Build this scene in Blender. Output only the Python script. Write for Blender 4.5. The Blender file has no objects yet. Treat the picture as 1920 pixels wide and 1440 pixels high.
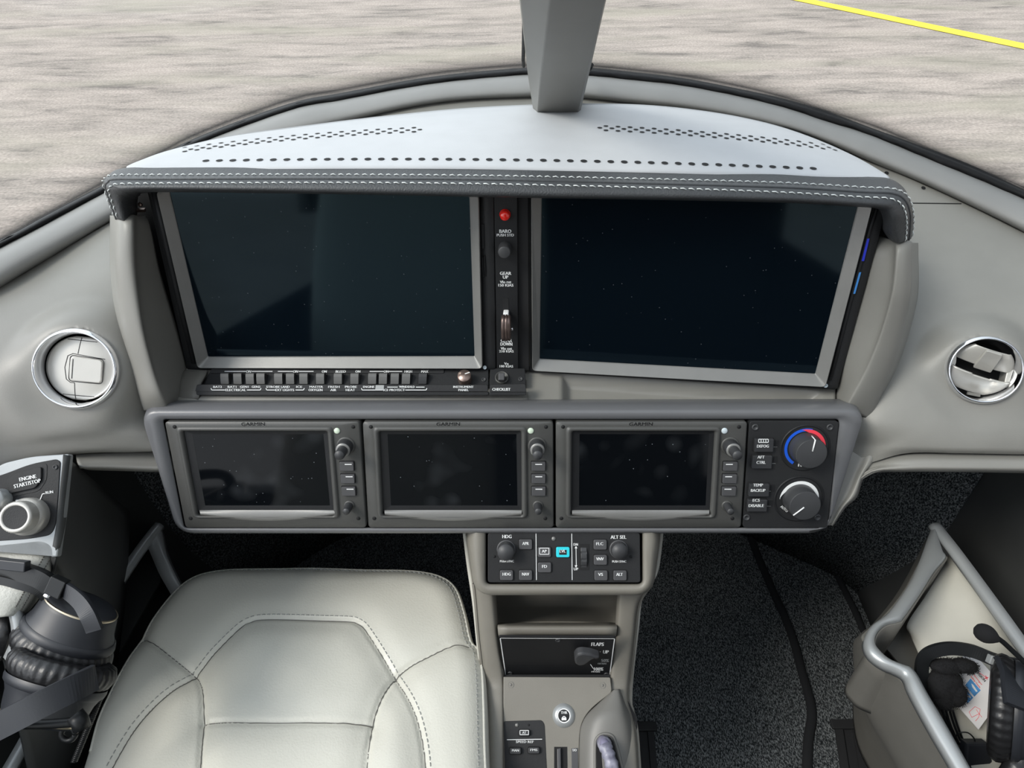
import bpy, bmesh, math, random
from mathutils import Vector, Matrix
from mathutils.bvhtree import BVHTree
random.seed(7)
SC = bpy.context.scene
COL = SC.collection
rad = math.radians
# ------------------------------------------------------------------ camera
FPX, PITCH, YAW, ROLL = 1290.0, rad(40), rad(-1.6), rad(-1.4)
CAM = Vector((0, 0, 2.0))
FW = Vector((math.sin(YAW)*math.cos(PITCH), math.cos(YAW)*math.cos(PITCH), -math.sin(PITCH)))
_r = Vector((math.cos(YAW), -math.sin(YAW), 0)); _u = _r.cross(FW)
RT = _r*math.cos(ROLL) + _u*math.sin(ROLL)
UP = RT.cross(FW)
cd = bpy.data.cameras.new('camera'); cam = bpy.data.objects.new('camera', cd); COL.objects.link(cam)
M3 = Matrix((RT, UP, -FW)).transposed()
cam.matrix_world = Matrix.Translation(CAM) @ M3.to_4x4()
cd.sensor_width = 36; cd.lens = 36*FPX/1920; cd.clip_start = .02; cd.clip_end = 200
SC.camera = cam
# ------------------------------------------------------------------ light and exposure
SC.view_settings.view_transform = 'Standard'; SC.view_settings.look = 'None'
SC.view_settings.gamma = 1; SC.view_settings.use_curve_mapping = False
SC.view_settings.exposure = 0.0
w = bpy.data.worlds.new('sky'); SC.world = w; w.use_nodes = True
nt = w.node_tree; bg = nt.nodes['Background']
tc = nt.nodes.new('ShaderNodeTexCoord'); sp = nt.nodes.new('ShaderNodeSeparateXYZ'); rp = nt.nodes.new('ShaderNodeValToRGB')
nt.links.new(tc.outputs['Generated'], sp.inputs[0]); nt.links.new(sp.outputs['Z'], rp.inputs[0])
rp.color_ramp.elements[0].position = 0.0; rp.color_ramp.elements[0].color = (.93, .965, 1, 1)
rp.color_ramp.elements[1].position = .8; rp.color_ramp.elements[1].color = (.82, .90, 1, 1)
mr = nt.nodes.new('ShaderNodeMapRange'); mr.inputs['From Min'].default_value = -.8; mr.inputs['From Max'].default_value = .8
mr.inputs['To Min'].default_value = 2.5; mr.inputs['To Max'].default_value = .4; nt.links.new(sp.outputs['X'], mr.inputs['Value'])
nt.links.new(rp.outputs[0], bg.inputs[0]); nt.links.new(mr.outputs[0], bg.inputs[1])
sd = bpy.data.lights.new('sun', 'SUN'); sun = bpy.data.objects.new('sun', sd); COL.objects.link(sun)
sd.energy = 2.4; sd.angle = rad(20); sd.color = (1, .95, .87)
sun.rotation_euler = Vector((.62, .30, -.72)).to_track_quat('-Z', 'Y').to_euler()
sun.location = (-3, -1, 6)

# ------------------------------------------------------------------ geometry helpers
def ray(px, py): return FW + RT*((px-960)/FPX) + UP*((720-py)/FPX)
def P(px, py, d): return CAM + ray(px, py)*d
def Z(px, py, z):
    q = ray(px, py); return CAM + q*((z-CAM.z)/q.z)
def X(px, py, x):
    q = ray(px, py); return CAM + q*((x-CAM.x)/q.x)

class Frame:
    """a flat working plane in the cabin: u to the right, v up the face, n towards the crew"""
    def __init__(s, px, py, d, tilt=0, yaw=0, roll=0):
        s.o = P(px, py, d); t, y = rad(tilt), rad(yaw)
        u = Vector((math.cos(y), math.sin(y), 0)); n = Vector((math.sin(y)*math.cos(t), -math.cos(y)*math.cos(t), math.sin(t)))
        v = n.cross(u); a = rad(roll)
        s.u = u*math.cos(a)+v*math.sin(a); s.n = n; s.v = n.cross(s.u)
        s.fin()
    def fin(s):
        s.M = Matrix.Translation(s.o) @ Matrix((s.u, s.v, s.n)).transposed().to_4x4(); s.I = s.M.inverted()
    def l(s, px, py, w=0):
        q = ray(px, py); o = s.o + s.n*w
        t = (o-CAM).dot(s.n)/q.dot(s.n); p = s.I @ (CAM+q*t); return Vector((p.x, p.y, w))
    def l2(s, px, py):
        p = s.l(px, py); return (p.x, p.y)
    def W(s, px, py, w=0): return s.M @ s.l(px, py, w)
    def g(s, p): return s.I @ p
    def k(s, px, py): return (s.l(px+1, py)-s.l(px-1, py)).length/2
def axes_frame(o, u, n):
    f = Frame.__new__(Frame); f.o = Vector(o); f.n = Vector(n).normalized(); f.u = (Vector(u)-f.n*Vector(u).dot(f.n)).normalized(); f.v = f.n.cross(f.u); f.fin(); return f
def world_frame(o): return axes_frame(o, (1, 0, 0), (0, 0, 1))

def cr(pts, k):
    """Catmull-Rom through a list of vectors"""
    out = []; n = len(pts)
    for i in range(n-1):
        a, b, c, d = pts[max(i-1, 0)], pts[i], pts[i+1], pts[min(i+2, n-1)]
        for j in range(k):
            t = j/k
            out.append(0.5*((2*b)+(c-a)*t+(2*a-5*b+4*c-d)*t*t+(3*b-a-3*c+d)*t**3))
    out.append(pts[-1].copy()); return out
def offs(poly, d):
    """inset a counter-clockwise polygon by d"""
    n = len(poly); out = []
    for i in range(n):
        a, b, c = Vector(poly[i-1]), Vector(poly[i]), Vector(poly[(i+1) % n])
        e1 = (b-a); e2 = (c-b)
        if e1.length < 1e-9: e1 = e2
        if e2.length < 1e-9: e2 = e1
        n1 = Vector((-e1.y, e1.x)).normalized(); n2 = Vector((-e2.y, e2.x)).normalized()
        m = (n1+n2); m = m.normalized() if m.length > 1e-6 else n1
        out.append(tuple(b+m*(d/max(.4, m.dot(n1)))))
    return out
def ccw(poly):
    a = sum(poly[i-1][0]*poly[i][1]-poly[i][0]*poly[i-1][1] for i in range(len(poly)))
    return poly if a > 0 else poly[::-1]
def rpoly(pts, r, seg=5):
    """round the corners of a polygon (2D or 3D points)"""
    n = len(pts); out = []; pts = [Vector(p) for p in pts]
    rr = r if isinstance(r, (list, tuple)) else [r]*n
    for i in range(n):
        a, b, c = pts[i-1], pts[i], pts[(i+1) % n]
        q = min(rr[i], (a-b).length*.49, (c-b).length*.49)
        p0 = b+(a-b).normalized()*q; p1 = b+(c-b).normalized()*q
        for j in range(seg+1):
            t = j/seg; out.append((1-t)**2*p0+2*t*(1-t)*b+t*t*p1)
    return [tuple(p) for p in out]
def circ(c, r, n=32, ry=None):
    ry = ry or r
    return [(c[0]+r*math.cos(2*math.pi*i/n), c[1]+ry*math.sin(2*math.pi*i/n)) for i in range(n)]

class MB:
    def __init__(s): s.v = []; s.f = []; s.sm = []
    def add(s, v, f, sm=False):
        o = len(s.v); s.v += [Vector(p) for p in v]
        for q in f: s.f.append([i+o for i in q]); s.sm.append(sm)
        return s
    def loft(s, rings, cap0=False, cap1=False, closed=True, smooth=True):
        n = len(rings[0]); v = [p for r in rings for p in r]; f = []
        for i in range(len(rings)-1):
            for j in range(n if closed else n-1):
                k = (j+1) % n; f.append([i*n+j, i*n+k, (i+1)*n+k, (i+1)*n+j])
        s.add(v, f, smooth); o = len(s.v)-len(v)
        if cap0: s.f.append([o+j for j in range(n)][::-1]); s.sm.append(False)
        if cap1: s.f.append([o+(len(rings)-1)*n+j for j in range(n)]); s.sm.append(False)
        return s
    def prism(s, poly, z0, z1, bev=0, seg=2, cap0=False):
        poly = ccw(list(poly)); rings = [[(x, y, z0) for x, y in poly]]
        if bev <= 0: rings.append([(x, y, z1) for x, y in poly])
        for j in range(seg+1 if bev > 0 else 0):
            a = math.pi/2*j/seg
            rings.append([(x, y, z1-bev+bev*math.sin(a)) for x, y in offs(poly, bev*(1-math.cos(a)))])
        return s.loft(rings, cap0=cap0, cap1=True, smooth=False)
    def ring(s, outer, inner, prof, smooth=True):
        """band between two matched loops; prof = [(t, z)], t 0 outer .. 1 inner"""
        rs = [[(a[0]+(b[0]-a[0])*t, a[1]+(b[1]-a[1])*t, z) for a, b in zip(outer, inner)] for t, z in prof]
        return s.loft(rs, smooth=smooth)
    def lathe(s, c, prof, seg=40, kn=0, amp=0, smooth=True, cap=True, rot=0):
        rings = []
        for r, z, *q in prof:
            w_ = q[0] if q else 0
            rings.append([(c[0]+(r-(amp*w_ if kn and (i % 2) else 0))*math.cos(2*math.pi*i/seg+rot), c[1]+(r-(amp*w_ if kn and (i % 2) else 0))*math.sin(2*math.pi*i/seg+rot), z) for i in range(seg)])
        return s.loft(rings, cap1=cap, smooth=smooth)
    def tube(s, path, r, seg=10, cap=True, flat=1.0, upv=None):
        n = len(path); path = [Vector(p) for p in path]; rings = []; prev = None
        for i in range(n):
            t = (path[min(i+1, n-1)]-path[max(i-1, 0)])
            t = t.normalized() if t.length > 1e-9 else Vector((0, 0, 1))
            ref = upv or prev or (Vector((0, 0, 1)) if abs(t.z) < .9 else Vector((1, 0, 0)))
            b = (ref-t*ref.dot(t)).normalized(); prev = b; a = t.cross(b)
            q = r[i] if isinstance(r, (list, tuple)) else r
            rings.append([path[i]+a*(q*math.cos(2*math.pi*j/seg))+b*(q*flat*math.sin(2*math.pi*j/seg)) for j in range(seg)])
        return s.loft(rings, cap0=cap, cap1=cap)
    def sweep(s, path, sect, upv, cap=True, smooth=True):
        """sweep a closed 2D section (side, up) along a path"""
        n = len(path); path = [Vector(p) for p in path]; rings = []
        for i in range(n):
            t = (path[min(i+1, n-1)]-path[max(i-1, 0)]).normalized()
            b = (upv-t*upv.dot(t)).normalized(); a = t.cross(b)
            rings.append([path[i]+a*x+b*y for x, y in sect])
        return s.loft(rings, cap0=cap, cap1=cap, smooth=smooth)
    def surf(s, rows, ku=4, kv=4, smooth=True):
        rows = [cr([Vector(p) for p in r], ku) for r in rows]; m = len(rows[0])
        cols = [cr([r[j] for r in rows], kv) for j in range(m)]; n = len(cols[0])
        v = [cols[j][i] for i in range(n) for j in range(m)]
        return s.add(v, [[i*m+j, i*m+j+1, (i+1)*m+j+1, (i+1)*m+j] for i in range(n-1) for j in range(m-1)], smooth)
    def box(s, c, d, R=None):
        c = Vector(c); R = R or Matrix.Identity(3); q = []
        for i in (-1, 1):
            for j in (-1, 1):
                for k in (-1, 1): q.append(c+R@Vector((i*d[0]/2, j*d[1]/2, k*d[2]/2)))
        return s.add(q, [[0, 1, 3, 2], [4, 6, 7, 5], [0, 4, 5, 1], [2, 3, 7, 6], [0, 2, 6, 4], [1, 5, 7, 3]])

def thing(name, label, cat, F, group=None):
    o = bpy.data.objects.new(name, None); COL.objects.link(o); o.empty_display_size = .02
    o.matrix_world = F.M; o['label'] = label; o['category'] = cat
    if group: o['group'] = group
    o_F[o.name] = F
    return o
o_F = {}
def mesh(name, mb, m, parent=None, F=None, world=False, label=None, solid=0, bevel=0, sub=0, soloff=-1):
    """link one mesh; verts are in the frame F (or in the world)"""
    me = bpy.data.meshes.new(name)
    vs = [F.I @ p for p in mb.v] if (world and F) else mb.v
    me.from_pydata([tuple(p) for p in vs], [], mb.f); me.update()
    for p, q in zip(me.polygons, mb.sm): p.use_smooth = q
    bm = bmesh.new(); bm.from_mesh(me); bmesh.ops.remove_doubles(bm, verts=bm.verts, dist=1e-6); bmesh.ops.recalc_face_normals(bm, faces=bm.faces) if solid == 0 else None
    if solid and soloff == -1:      # thickness grows away from the crew
        c0 = F.I @ CAM if F else CAM
        if parent and not F: c0 = o_F[parent.name].I @ CAM
        if sum(f.normal.dot((c0-f.calc_center_median()).normalized())*f.calc_area() for f in bm.faces) < 0: bmesh.ops.reverse_faces(bm, faces=bm.faces)
    bm.to_mesh(me); bm.free()
    o = bpy.data.objects.new(name, me); COL.objects.link(o); me.materials.append(m)
    if parent: o.parent = parent
    if label: o['label'] = label
    if solid:
        q = o.modifiers.new('thickness', 'SOLIDIFY'); q.thickness = solid; q.offset = soloff
    if bevel:
        q = o.modifiers.new('edge', 'BEVEL'); q.width = bevel; q.segments = 2; q.limit_method = 'ANGLE'
    if sub:
        q = o.modifiers.new('sub', 'SUBSURF'); q.levels = sub; q.render_levels = sub
    return o
def struct(o): o['kind'] = 'structure'; return o
def tag(o, label, cat, group=None):
    o['label'] = label; o['category'] = cat
    if group: o['group'] = group
    return o

_tc = {}
def glyphs(s, bold=0.0):
    if (s, bold) in _tc: return _tc[(s, bold)]
    c = bpy.data.curves.new('t', 'FONT'); c.body = s; c.offset = bold; c.size = 1; c.resolution_u = 2; c.align_x = 'CENTER'
    o = bpy.data.objects.new('t', c); COL.objects.link(o); dg = bpy.context.evaluated_depsgraph_get()
    me = bpy.data.meshes.new_from_object(o.evaluated_get(dg)); v = [x.co.copy() for x in me.vertices]; f = [list(p.vertices) for p in me.polygons]
    bpy.data.objects.remove(o); bpy.data.curves.remove(c)
    x0, x1 = min(p.x for p in v), max(p.x for p in v); y0, y1 = min(p.y for p in v), max(p.y for p in v)
    v = [Vector(((p.x-x0)/(x1-x0)-.5, (p.y-y0)/(y1-y0)-.5, 0)) for p in v]
    _tc[(s, bold)] = (v, f); return v, f
def text(mb, F, s, cx, cy, wpx, hpx, w=.0004, rot=0, bold=.008):
    """print s centred on pixel cx,cy of plane F, wpx by hpx pixels as seen"""
    v, f = glyphs(s); c = F.l(cx, cy, w)
    if rot == 0:
        e1 = (F.l(cx+wpx/2, cy, w)-F.l(cx-wpx/2, cy, w)); e2 = (F.l(cx, cy-hpx/2, w)-F.l(cx, cy+hpx/2, w))
        e1 = Vector((e1.length, 0, 0)); e2 = Vector((0, e2.length, 0))
    else:
        a = rad(rot); dx, dy = math.cos(a)*wpx/2, math.sin(a)*wpx/2
        e1 = F.l(cx+dx, cy-dy, w)-F.l(cx-dx, cy+dy, w); dx, dy = -math.sin(a)*hpx/2, math.cos(a)*hpx/2
        e2 = F.l(cx+dx, cy-dy, w)-F.l(cx-dx, cy+dy, w)
    t_ = e1.normalized()*(e2.length*.045)      # two close impressions make the strokes bold
    for q in (-1, 1): mb.add([c+e1*p.x+e2*p.y+t_*q for p in v], f)
def line(mb, F, x0, y0, x1, y1, th=1.2, w=.0004):
    a, b = F.l(x0, y0, w), F.l(x1, y1, w); d = (b-a); n = Vector((-d.y, d.x, 0)).normalized()*(th*F.k((x0+x1)/2, (y0+y1)/2)/2)
    mb.add([a-n, b-n, b+n, a+n], [[0, 1, 2, 3]])

# ------------------------------------------------------------------ materials
def mat(name, col, rough=.5, metal=0, spec=.5, bump=0, bscale=400, var=0, vscale=30, coat=0, emit=None, stretch=None, col2=None):
    m = bpy.data.materials.new(name); m.use_nodes = True; t = m.node_tree; b = t.nodes['Principled BSDF']
    b.inputs['Base Color'].default_value = (*col, 1); b.inputs['Roughness'].default_value = rough; b.inputs['Metallic'].default_value = metal
    b.inputs['Specular IOR Level'].default_value = spec; b.inputs['Coat Weight'].default_value = coat
    g = t.nodes.new('ShaderNodeNewGeometry'); mp = t.nodes.new('ShaderNodeMapping'); t.links.new(g.outputs['Position'], mp.inputs[0])
    if stretch: mp.inputs['Scale'].default_value = stretch
    n2 = t.nodes.new('ShaderNodeTexNoise'); n2.inputs['Scale'].default_value = vscale; n2.inputs['Detail'].default_value = 5; t.links.new(mp.outputs[0], n2.inputs['Vector'])
    r = t.nodes.new('ShaderNodeValToRGB'); c2 = col2 or tuple(c*(1-var) for c in col)
    r.color_ramp.elements[0].position = .35; r.color_ramp.elements[1].position = .65
    r.color_ramp.elements[0].color = (*c2, 1); r.color_ramp.elements[1].color = (*[min(1, c*(1+var*.4)) for c in col], 1)
    t.links.new(n2.outputs[0], r.inputs[0]); t.links.new(r.outputs[0], b.inputs['Base Color'])
    if bump:
        n = t.nodes.new('ShaderNodeTexNoise'); n.inputs['Scale'].default_value = bscale; n.inputs['Detail'].default_value = 4; t.links.new(mp.outputs[0], n.inputs['Vector'])
        q = t.nodes.new('ShaderNodeBump'); q.inputs['Strength'].default_value = bump; q.inputs['Distance'].default_value = .001
        t.links.new(n.outputs[0], q.inputs['Height']); t.links.new(q.outputs[0], b.inputs['Normal'])
    if emit: b.inputs['Emission Color'].default_value = (*emit, 1); b.inputs['Emission Strength'].default_value = 1
    return m
m_beige = mat('greige_plastic', (.222, .216, .198), .42, bump=.12, bscale=900, var=.03)
m_deck = mat('light_glareshield', (.50, .51, .53), .55, bump=.15, bscale=700, var=.03)
m_sill = mat('sill_padding', (.25, .247, .24), .5, bump=.1, bscale=900, var=.04)
m_gask = mat('black_sealant', (.008, .008, .009), .55, spec=.3, bump=.8, bscale=120, var=.3)
m_brow = mat('charcoal_leather', (.05, .053, .057), .45, bump=.55, bscale=550, var=.12)
m_thread = mat('pale_thread', (.66, .69, .68), .7)
m_dthread = mat('grey_thread', (.34, .35, .34), .7)
m_blk = mat('black_plastic', (.012, .0125, .014), .5, spec=.35, bump=.15, bscale=900, var=.1)
m_blk2 = mat('soft_black_plastic', (.019, .0195, .021), .55, spec=.35, bump=.2, bscale=900, var=.08)
m_gtc = mat('controller_grey', (.068, .068, .065), .42, bump=.15, bscale=1200, var=.04)
m_shroud = mat('satin_dark_grey', (.14, .142, .15), .3, bump=.1, bscale=1400, var=.03)
m_bezel = mat('metallic_bezel_grey', (.23, .228, .22), .38, metal=.35, bump=.15, bscale=1600, var=.05)
m_post = mat('centre_post_grey', (.17, .166, .154), .45, bump=.05, bscale=900, var=.03)
m_white = mat('white_print', (.85, .86, .86), .6)
m_grey_print = mat('grey_print', (.35, .36, .36), .6)
m_hole = mat('dark_hole', (.006, .006, .007), .8)
m_knob = mat('knob_black', (.042, .043, .046), .45, bump=.1, bscale=1500, var=.05)
m_btn = mat('button_grey', (.07, .07, .074), .45, bump=.1, bscale=1500, var=.05)
m_btn_dark = mat('button_charcoal', (.032, .033, .036), .5, spec=.4, bump=.1, bscale=1500, var=.05)
m_rock = mat('rocker_grey', (.105, .105, .103), .5, bump=.1, bscale=1500, var=.04)
m_chrome = mat('chrome', (.86, .87, .9), .07, metal=1)
m_silver = mat('satin_silver', (.38, .395, .40), .33, metal=.35, bump=.08, bscale=1200, var=.03)
m_vent = mat('champagne_louvre', (.56, .54, .50), .35, metal=.45, bump=.1, bscale=1500, var=.03)
m_copper = mat('bronze_knob', (.30, .22, .19), .3, metal=.8, bump=.1, bscale=900)
m_red = mat('red_lamp', (.85, .02, .012), .18, coat=.6)
m_blue = mat('blue_print', (.01, .10, .65), .5)
m_redp = mat('red_print', (.85, .05, .08), .5)
m_cyan = mat('cyan_button', (.03, .62, .72), .4)
m_green = mat('photocell_lens', (.62, .72, .58), .2)
m_lens = mat('clear_lens', (.55, .62, .66), .15)
m_bluecard = mat('royal_blue_plastic', (.02, .04, .65), .35)
m_skycard = mat('sky_blue_plastic', (.06, .28, .72), .35)
m_seat = mat('pale_seat_leather', (.64, .63, .56), .36, bump=.35, bscale=420, var=.03, vscale=8)
m_seatside = m_seat
m_arm = mat('armrest_leather', (.47, .47, .43), .42, bump=.5, bscale=450, var=.03)
m_inner = mat('cream_lining', (.50, .49, .44), .6, bump=.1, bscale=900, var=.03)
m_traywall = mat('taupe_side_panel', (.14, .135, .122), .5, bump=.1, bscale=900, var=.05)
m_wall = mat('charcoal_sidewall', (.055, .057, .057), .55, bump=.1, bscale=900, var=.05)
m_ceil = mat('headliner', (.45, .44, .42), .8)
m_pad = mat('headset_leather', (.012, .012, .013), .36, bump=.25, bscale=300)
m_hs = mat('headset_shell', (.02, .022, .027), .42, bump=.05, bscale=1500)
m_hsd = mat('headset_dark', (.010, .011, .012), .4, spec=.35)
m_fleece = mat('black_fleece', (.004, .004, .005), .95)
m_paper = mat('card_stock', (.80, .79, .80), .6)
m_brass = mat('brass_trim', (.55, .48, .36), .3, metal=.9)
m_throt = mat('throttle_grey', (.33, .33, .40), .4, bump=.1, bscale=600, var=.35, vscale=90, col2=(.15, .15, .2))
m_yellow = mat('yellow_paint', (.85, .68, .06), .8, bump=.3, bscale=30)

def screen_mat(name, col, dust, smudge=0):
    m = mat(name, col, .06, spec=.35); t = m.node_tree; b = t.nodes['Principled BSDF']
    g = t.nodes.new('ShaderNodeNewGeometry')
    v = t.nodes.new('ShaderNodeTexVoronoi'); v.inputs['Scale'].default_value = 260; t.links.new(g.outputs['Position'], v.inputs['Vector'])
    n = t.nodes.new('ShaderNodeTexNoise'); n.inputs['Scale'].default_value = 9; t.links.new(g.outputs['Position'], n.inputs['Vector'])
    lt = t.nodes.new('ShaderNodeMath'); lt.operation = 'LESS_THAN'; lt.inputs[1].default_value = .14; t.links.new(v.outputs['Distance'], lt.inputs[0])
    gt = t.nodes.new('ShaderNodeMath'); gt.operation = 'GREATER_THAN'; gt.inputs[1].default_value = .82; t.links.new(v.outputs['Color'], gt.inputs[0])
    mu = t.nodes.new('ShaderNodeMath'); mu.operation = 'MULTIPLY'; t.links.new(lt.outputs[0], mu.inputs[0]); t.links.new(gt.outputs[0], mu.inputs[1])
    mu2 = t.nodes.new('ShaderNodeMath'); mu2.operation = 'MULTIPLY'; mu2.inputs[1].default_value = dust; t.links.new(mu.outputs[0], mu2.inputs[0])
    # finger smudges
    n2 = t.nodes.new('ShaderNodeTexVoronoi'); n2.inputs['Scale'].default_value = 42; n2.feature = 'SMOOTH_F1'; t.links.new(g.outputs['Position'], n2.inputs['Vector'])
    r2 = t.nodes.new('ShaderNodeMapRange'); r2.inputs['From Min'].default_value = .45; r2.inputs['From Max'].default_value = .15; r2.inputs['To Max'].default_value = smudge; t.links.new(n2.outputs['Distance'], r2.inputs['Value'])
    r3 = t.nodes.new('ShaderNodeMapRange'); r3.inputs['From Min'].default_value = .5; r3.inputs['From Max'].default_value = .62; t.links.new(n.outputs[0], r3.inputs['Value'])
    mu3 = t.nodes.new('ShaderNodeMath'); mu3.operation = 'MULTIPLY'; t.links.new(r2.outputs[0], mu3.inputs[0]); t.links.new(r3.outputs[0], mu3.inputs[1])
    ad = t.nodes.new('ShaderNodeMath'); ad.operation = 'ADD'; t.links.new(mu2.outputs[0], ad.inputs[0]); t.links.new(mu3.outputs[0], ad.inputs[1])
    mx = t.nodes.new('ShaderNodeMix'); mx.data_type = 'RGBA'; mx.inputs[6].default_value = (*col, 1); mx.inputs[7].default_value = (.5, .55, .6, 1)
    t.links.new(ad.outputs[0], mx.inputs[0]); t.links.new(mx.outputs[2], b.inputs['Base Color'])
    return m
m_scr = screen_mat('display_glass', (.0022, .0045, .0075), .12)
m_scr2 = screen_mat('touch_glass', (.003, .0038, .005), .3, .028)
m_scr2.node_tree.nodes['Principled BSDF'].inputs['Specular IOR Level'].default_value = .16
m_bronze = mat('dark_bronze', (.13, .095, .085), .28, metal=.7)

def glass_mat():
    m = bpy.data.materials.new('windshield_glass'); m.use_nodes = True; t = m.node_tree
    for n in list(t.nodes): t.nodes.remove(n)
    o = t.nodes.new('ShaderNodeOutputMaterial'); a = t.nodes.new('ShaderNodeBsdfTransparent'); a.inputs[0].default_value = (.97, .98, .97, 1)
    b = t.nodes.new('ShaderNodeBsdfGlossy'); b.inputs['Roughness'].default_value = .02; x = t.nodes.new('ShaderNodeMixShader')
    lw = t.nodes.new('ShaderNodeLayerWeight'); pw = t.nodes.new('ShaderNodeMath'); pw.operation = 'POWER'; pw.inputs[1].default_value = 5; t.links.new(lw.outputs['Facing'], pw.inputs[0])
    f = t.nodes.new('ShaderNodeMath'); f.operation = 'MULTIPLY_ADD'; f.inputs[1].default_value = .9; f.inputs[2].default_value = .02; t.links.new(pw.outputs[0], f.inputs[0])
    g = t.nodes.new('ShaderNodeNewGeometry'); n = t.nodes.new('ShaderNodeTexNoise'); n.inputs['Scale'].default_value = 3; t.links.new(g.outputs['Position'], n.inputs['Vector'])
    t.links.new(f.outputs[0], x.inputs[0]); t.links.new(a.outputs[0], x.inputs[1]); t.links.new(b.outputs[0], x.inputs[2]); t.links.new(x.outputs[0], o.inputs[0])
    return m
m_glass = glass_mat()
m_scr.node_tree.nodes['Principled BSDF'].inputs['Specular Tint'].default_value = (.55, .85, 1, 1)

def tarmac_mat():
    m = mat('weathered_tarmac', (.5, .47, .43), .9, bump=.4, bscale=40); t = m.node_tree; b = t.nodes['Principled BSDF']
    g = t.nodes.new('ShaderNodeNewGeometry'); mp = t.nodes.new('ShaderNodeMapping'); mp.inputs['Scale'].default_value = (.42, 1.6, 1); mp.inputs['Rotation'].default_value = (0, 0, rad(8)); t.links.new(g.outputs['Position'], mp.inputs[0])
    n = t.nodes.new('ShaderNodeTexNoise'); n.inputs['Scale'].default_value = 2.3; n.inputs['Detail'].default_value = 12; n.inputs['Roughness'].default_value = .72; n.inputs['Distortion'].default_value = .25; t.links.new(mp.outputs[0], n.inputs['Vector'])
    r = t.nodes.new('ShaderNodeValToRGB'); e = r.color_ramp.elements; e[0].position = .35; e[0].color = (.17, .146, .132, 1); e[1].position = .59; e[1].color = (.44, .375, .335, 1)
    q = r.color_ramp.elements.new(.44); q.color = (.31, .268, .238, 1)
    t.links.new(n.outputs[0], r.inputs[0])
    n3 = t.nodes.new('ShaderNodeTexNoise'); n3.inputs['Scale'].default_value = 45; n3.inputs['Detail'].default_value = 3; t.links.new(g.outputs['Position'], n3.inputs['Vector'])
    r3 = t.nodes.new('ShaderNodeMapRange'); r3.inputs['From Min'].default_value = .3; r3.inputs['From Max'].default_value = .7; r3.inputs['To Min'].default_value = .74; r3.inputs['To Max'].default_value = 1.24; t.links.new(n3.outputs[0], r3.inputs['Value'])
    mx = t.nodes.new('ShaderNodeMix'); mx.data_type = 'RGBA'; mx.blend_type = 'MULTIPLY'; mx.inputs[0].default_value = 1; t.links.new(r.outputs[0], mx.inputs[6]); t.links.new(r3.outputs[0], mx.inputs[7])
    # large greenish patches
    n4 = t.nodes.new('ShaderNodeTexNoise'); n4.inputs['Scale'].default_value = .8; t.links.new(mp.outputs[0], n4.inputs['Vector'])
    r4 = t.nodes.new('ShaderNodeMapRange'); r4.inputs['From Min'].default_value = .5; r4.inputs['From Max'].default_value = .7; r4.inputs['To Max'].default_value = .5; t.links.new(n4.outputs[0], r4.inputs['Value'])
    m5 = t.nodes.new('ShaderNodeMix'); m5.data_type = 'RGBA'; m5.inputs[7].default_value = (.35, .325, .255, 1); t.links.new(r4.outputs[0], m5.inputs[0]); t.links.new(mx.outputs[2], m5.inputs[6])
    t.links.new(m5.outputs[2], b.inputs['Base Color']); return m
m_tarmac = tarmac_mat()

def carpet_mat():
    m = mat('charcoal_carpet', (.04, .045, .05), .95); t = m.node_tree; b = t.nodes['Principled BSDF']; b.inputs['Specular IOR Level'].default_value = .15
    g = t.nodes.new('ShaderNodeNewGeometry'); mp = t.nodes.new('ShaderNodeMapping'); mp.inputs['Scale'].default_value = (1, .42, .42); t.links.new(g.outputs['Position'], mp.inputs[0])
    n = t.nodes.new('ShaderNodeTexNoise'); n.inputs['Scale'].default_value = 620; n.inputs['Detail'].default_value = 3; n.inputs['Roughness'].default_value = .7; t.links.new(mp.outputs[0], n.inputs['Vector'])
    r = t.nodes.new('ShaderNodeValToRGB'); e = r.color_ramp.elements; e[0].position = .44; e[0].color = (.014, .017, .019, 1); e[1].position = .68; e[1].color = (.30, .32, .33, 1)
    t.links.new(n.outputs[0], r.inputs[0]); t.links.new(r.outputs[0], b.inputs['Base Color'])
    q = t.nodes.new('ShaderNodeBump'); q.inputs['Strength'].default_value = .8; q.inputs['Distance'].default_value = .003; t.links.new(n.outputs[0], q.inputs['Height']); t.links.new(q.outputs[0], b.inputs['Normal'])
    return m
m_carpet = carpet_mat()
m_binding = mat('carpet_binding', (.008, .009, .011), .9)

# ================================================================== THE SETTING
mb = MB(); mb.add([(-40, -30, 0), (40, -30, 0), (40, 60, 0), (-40, 60, 0)], [[0, 1, 2, 3]])
struct(mesh('ground', mb, m_tarmac))
mb = MB(); a, b = Z(1560, 12, 0), Z(2050, 115, 0); dr = (b-a).normalized(); nn = Vector((-dr.y, dr.x, 0))*.11
a -= dr*6; b += dr*4
mb.add([a-nn+Vector((0, 0, .006)), b-nn+Vector((0, 0, .006)), b+nn+Vector((0, 0, .006)), a+nn+Vector((0, 0, .006))], [[0, 1, 2, 3]])
o = mesh('painted_line', mb, m_yellow); tag(o, 'straight yellow line painted across the tarmac outside', 'ground marking')

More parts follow.
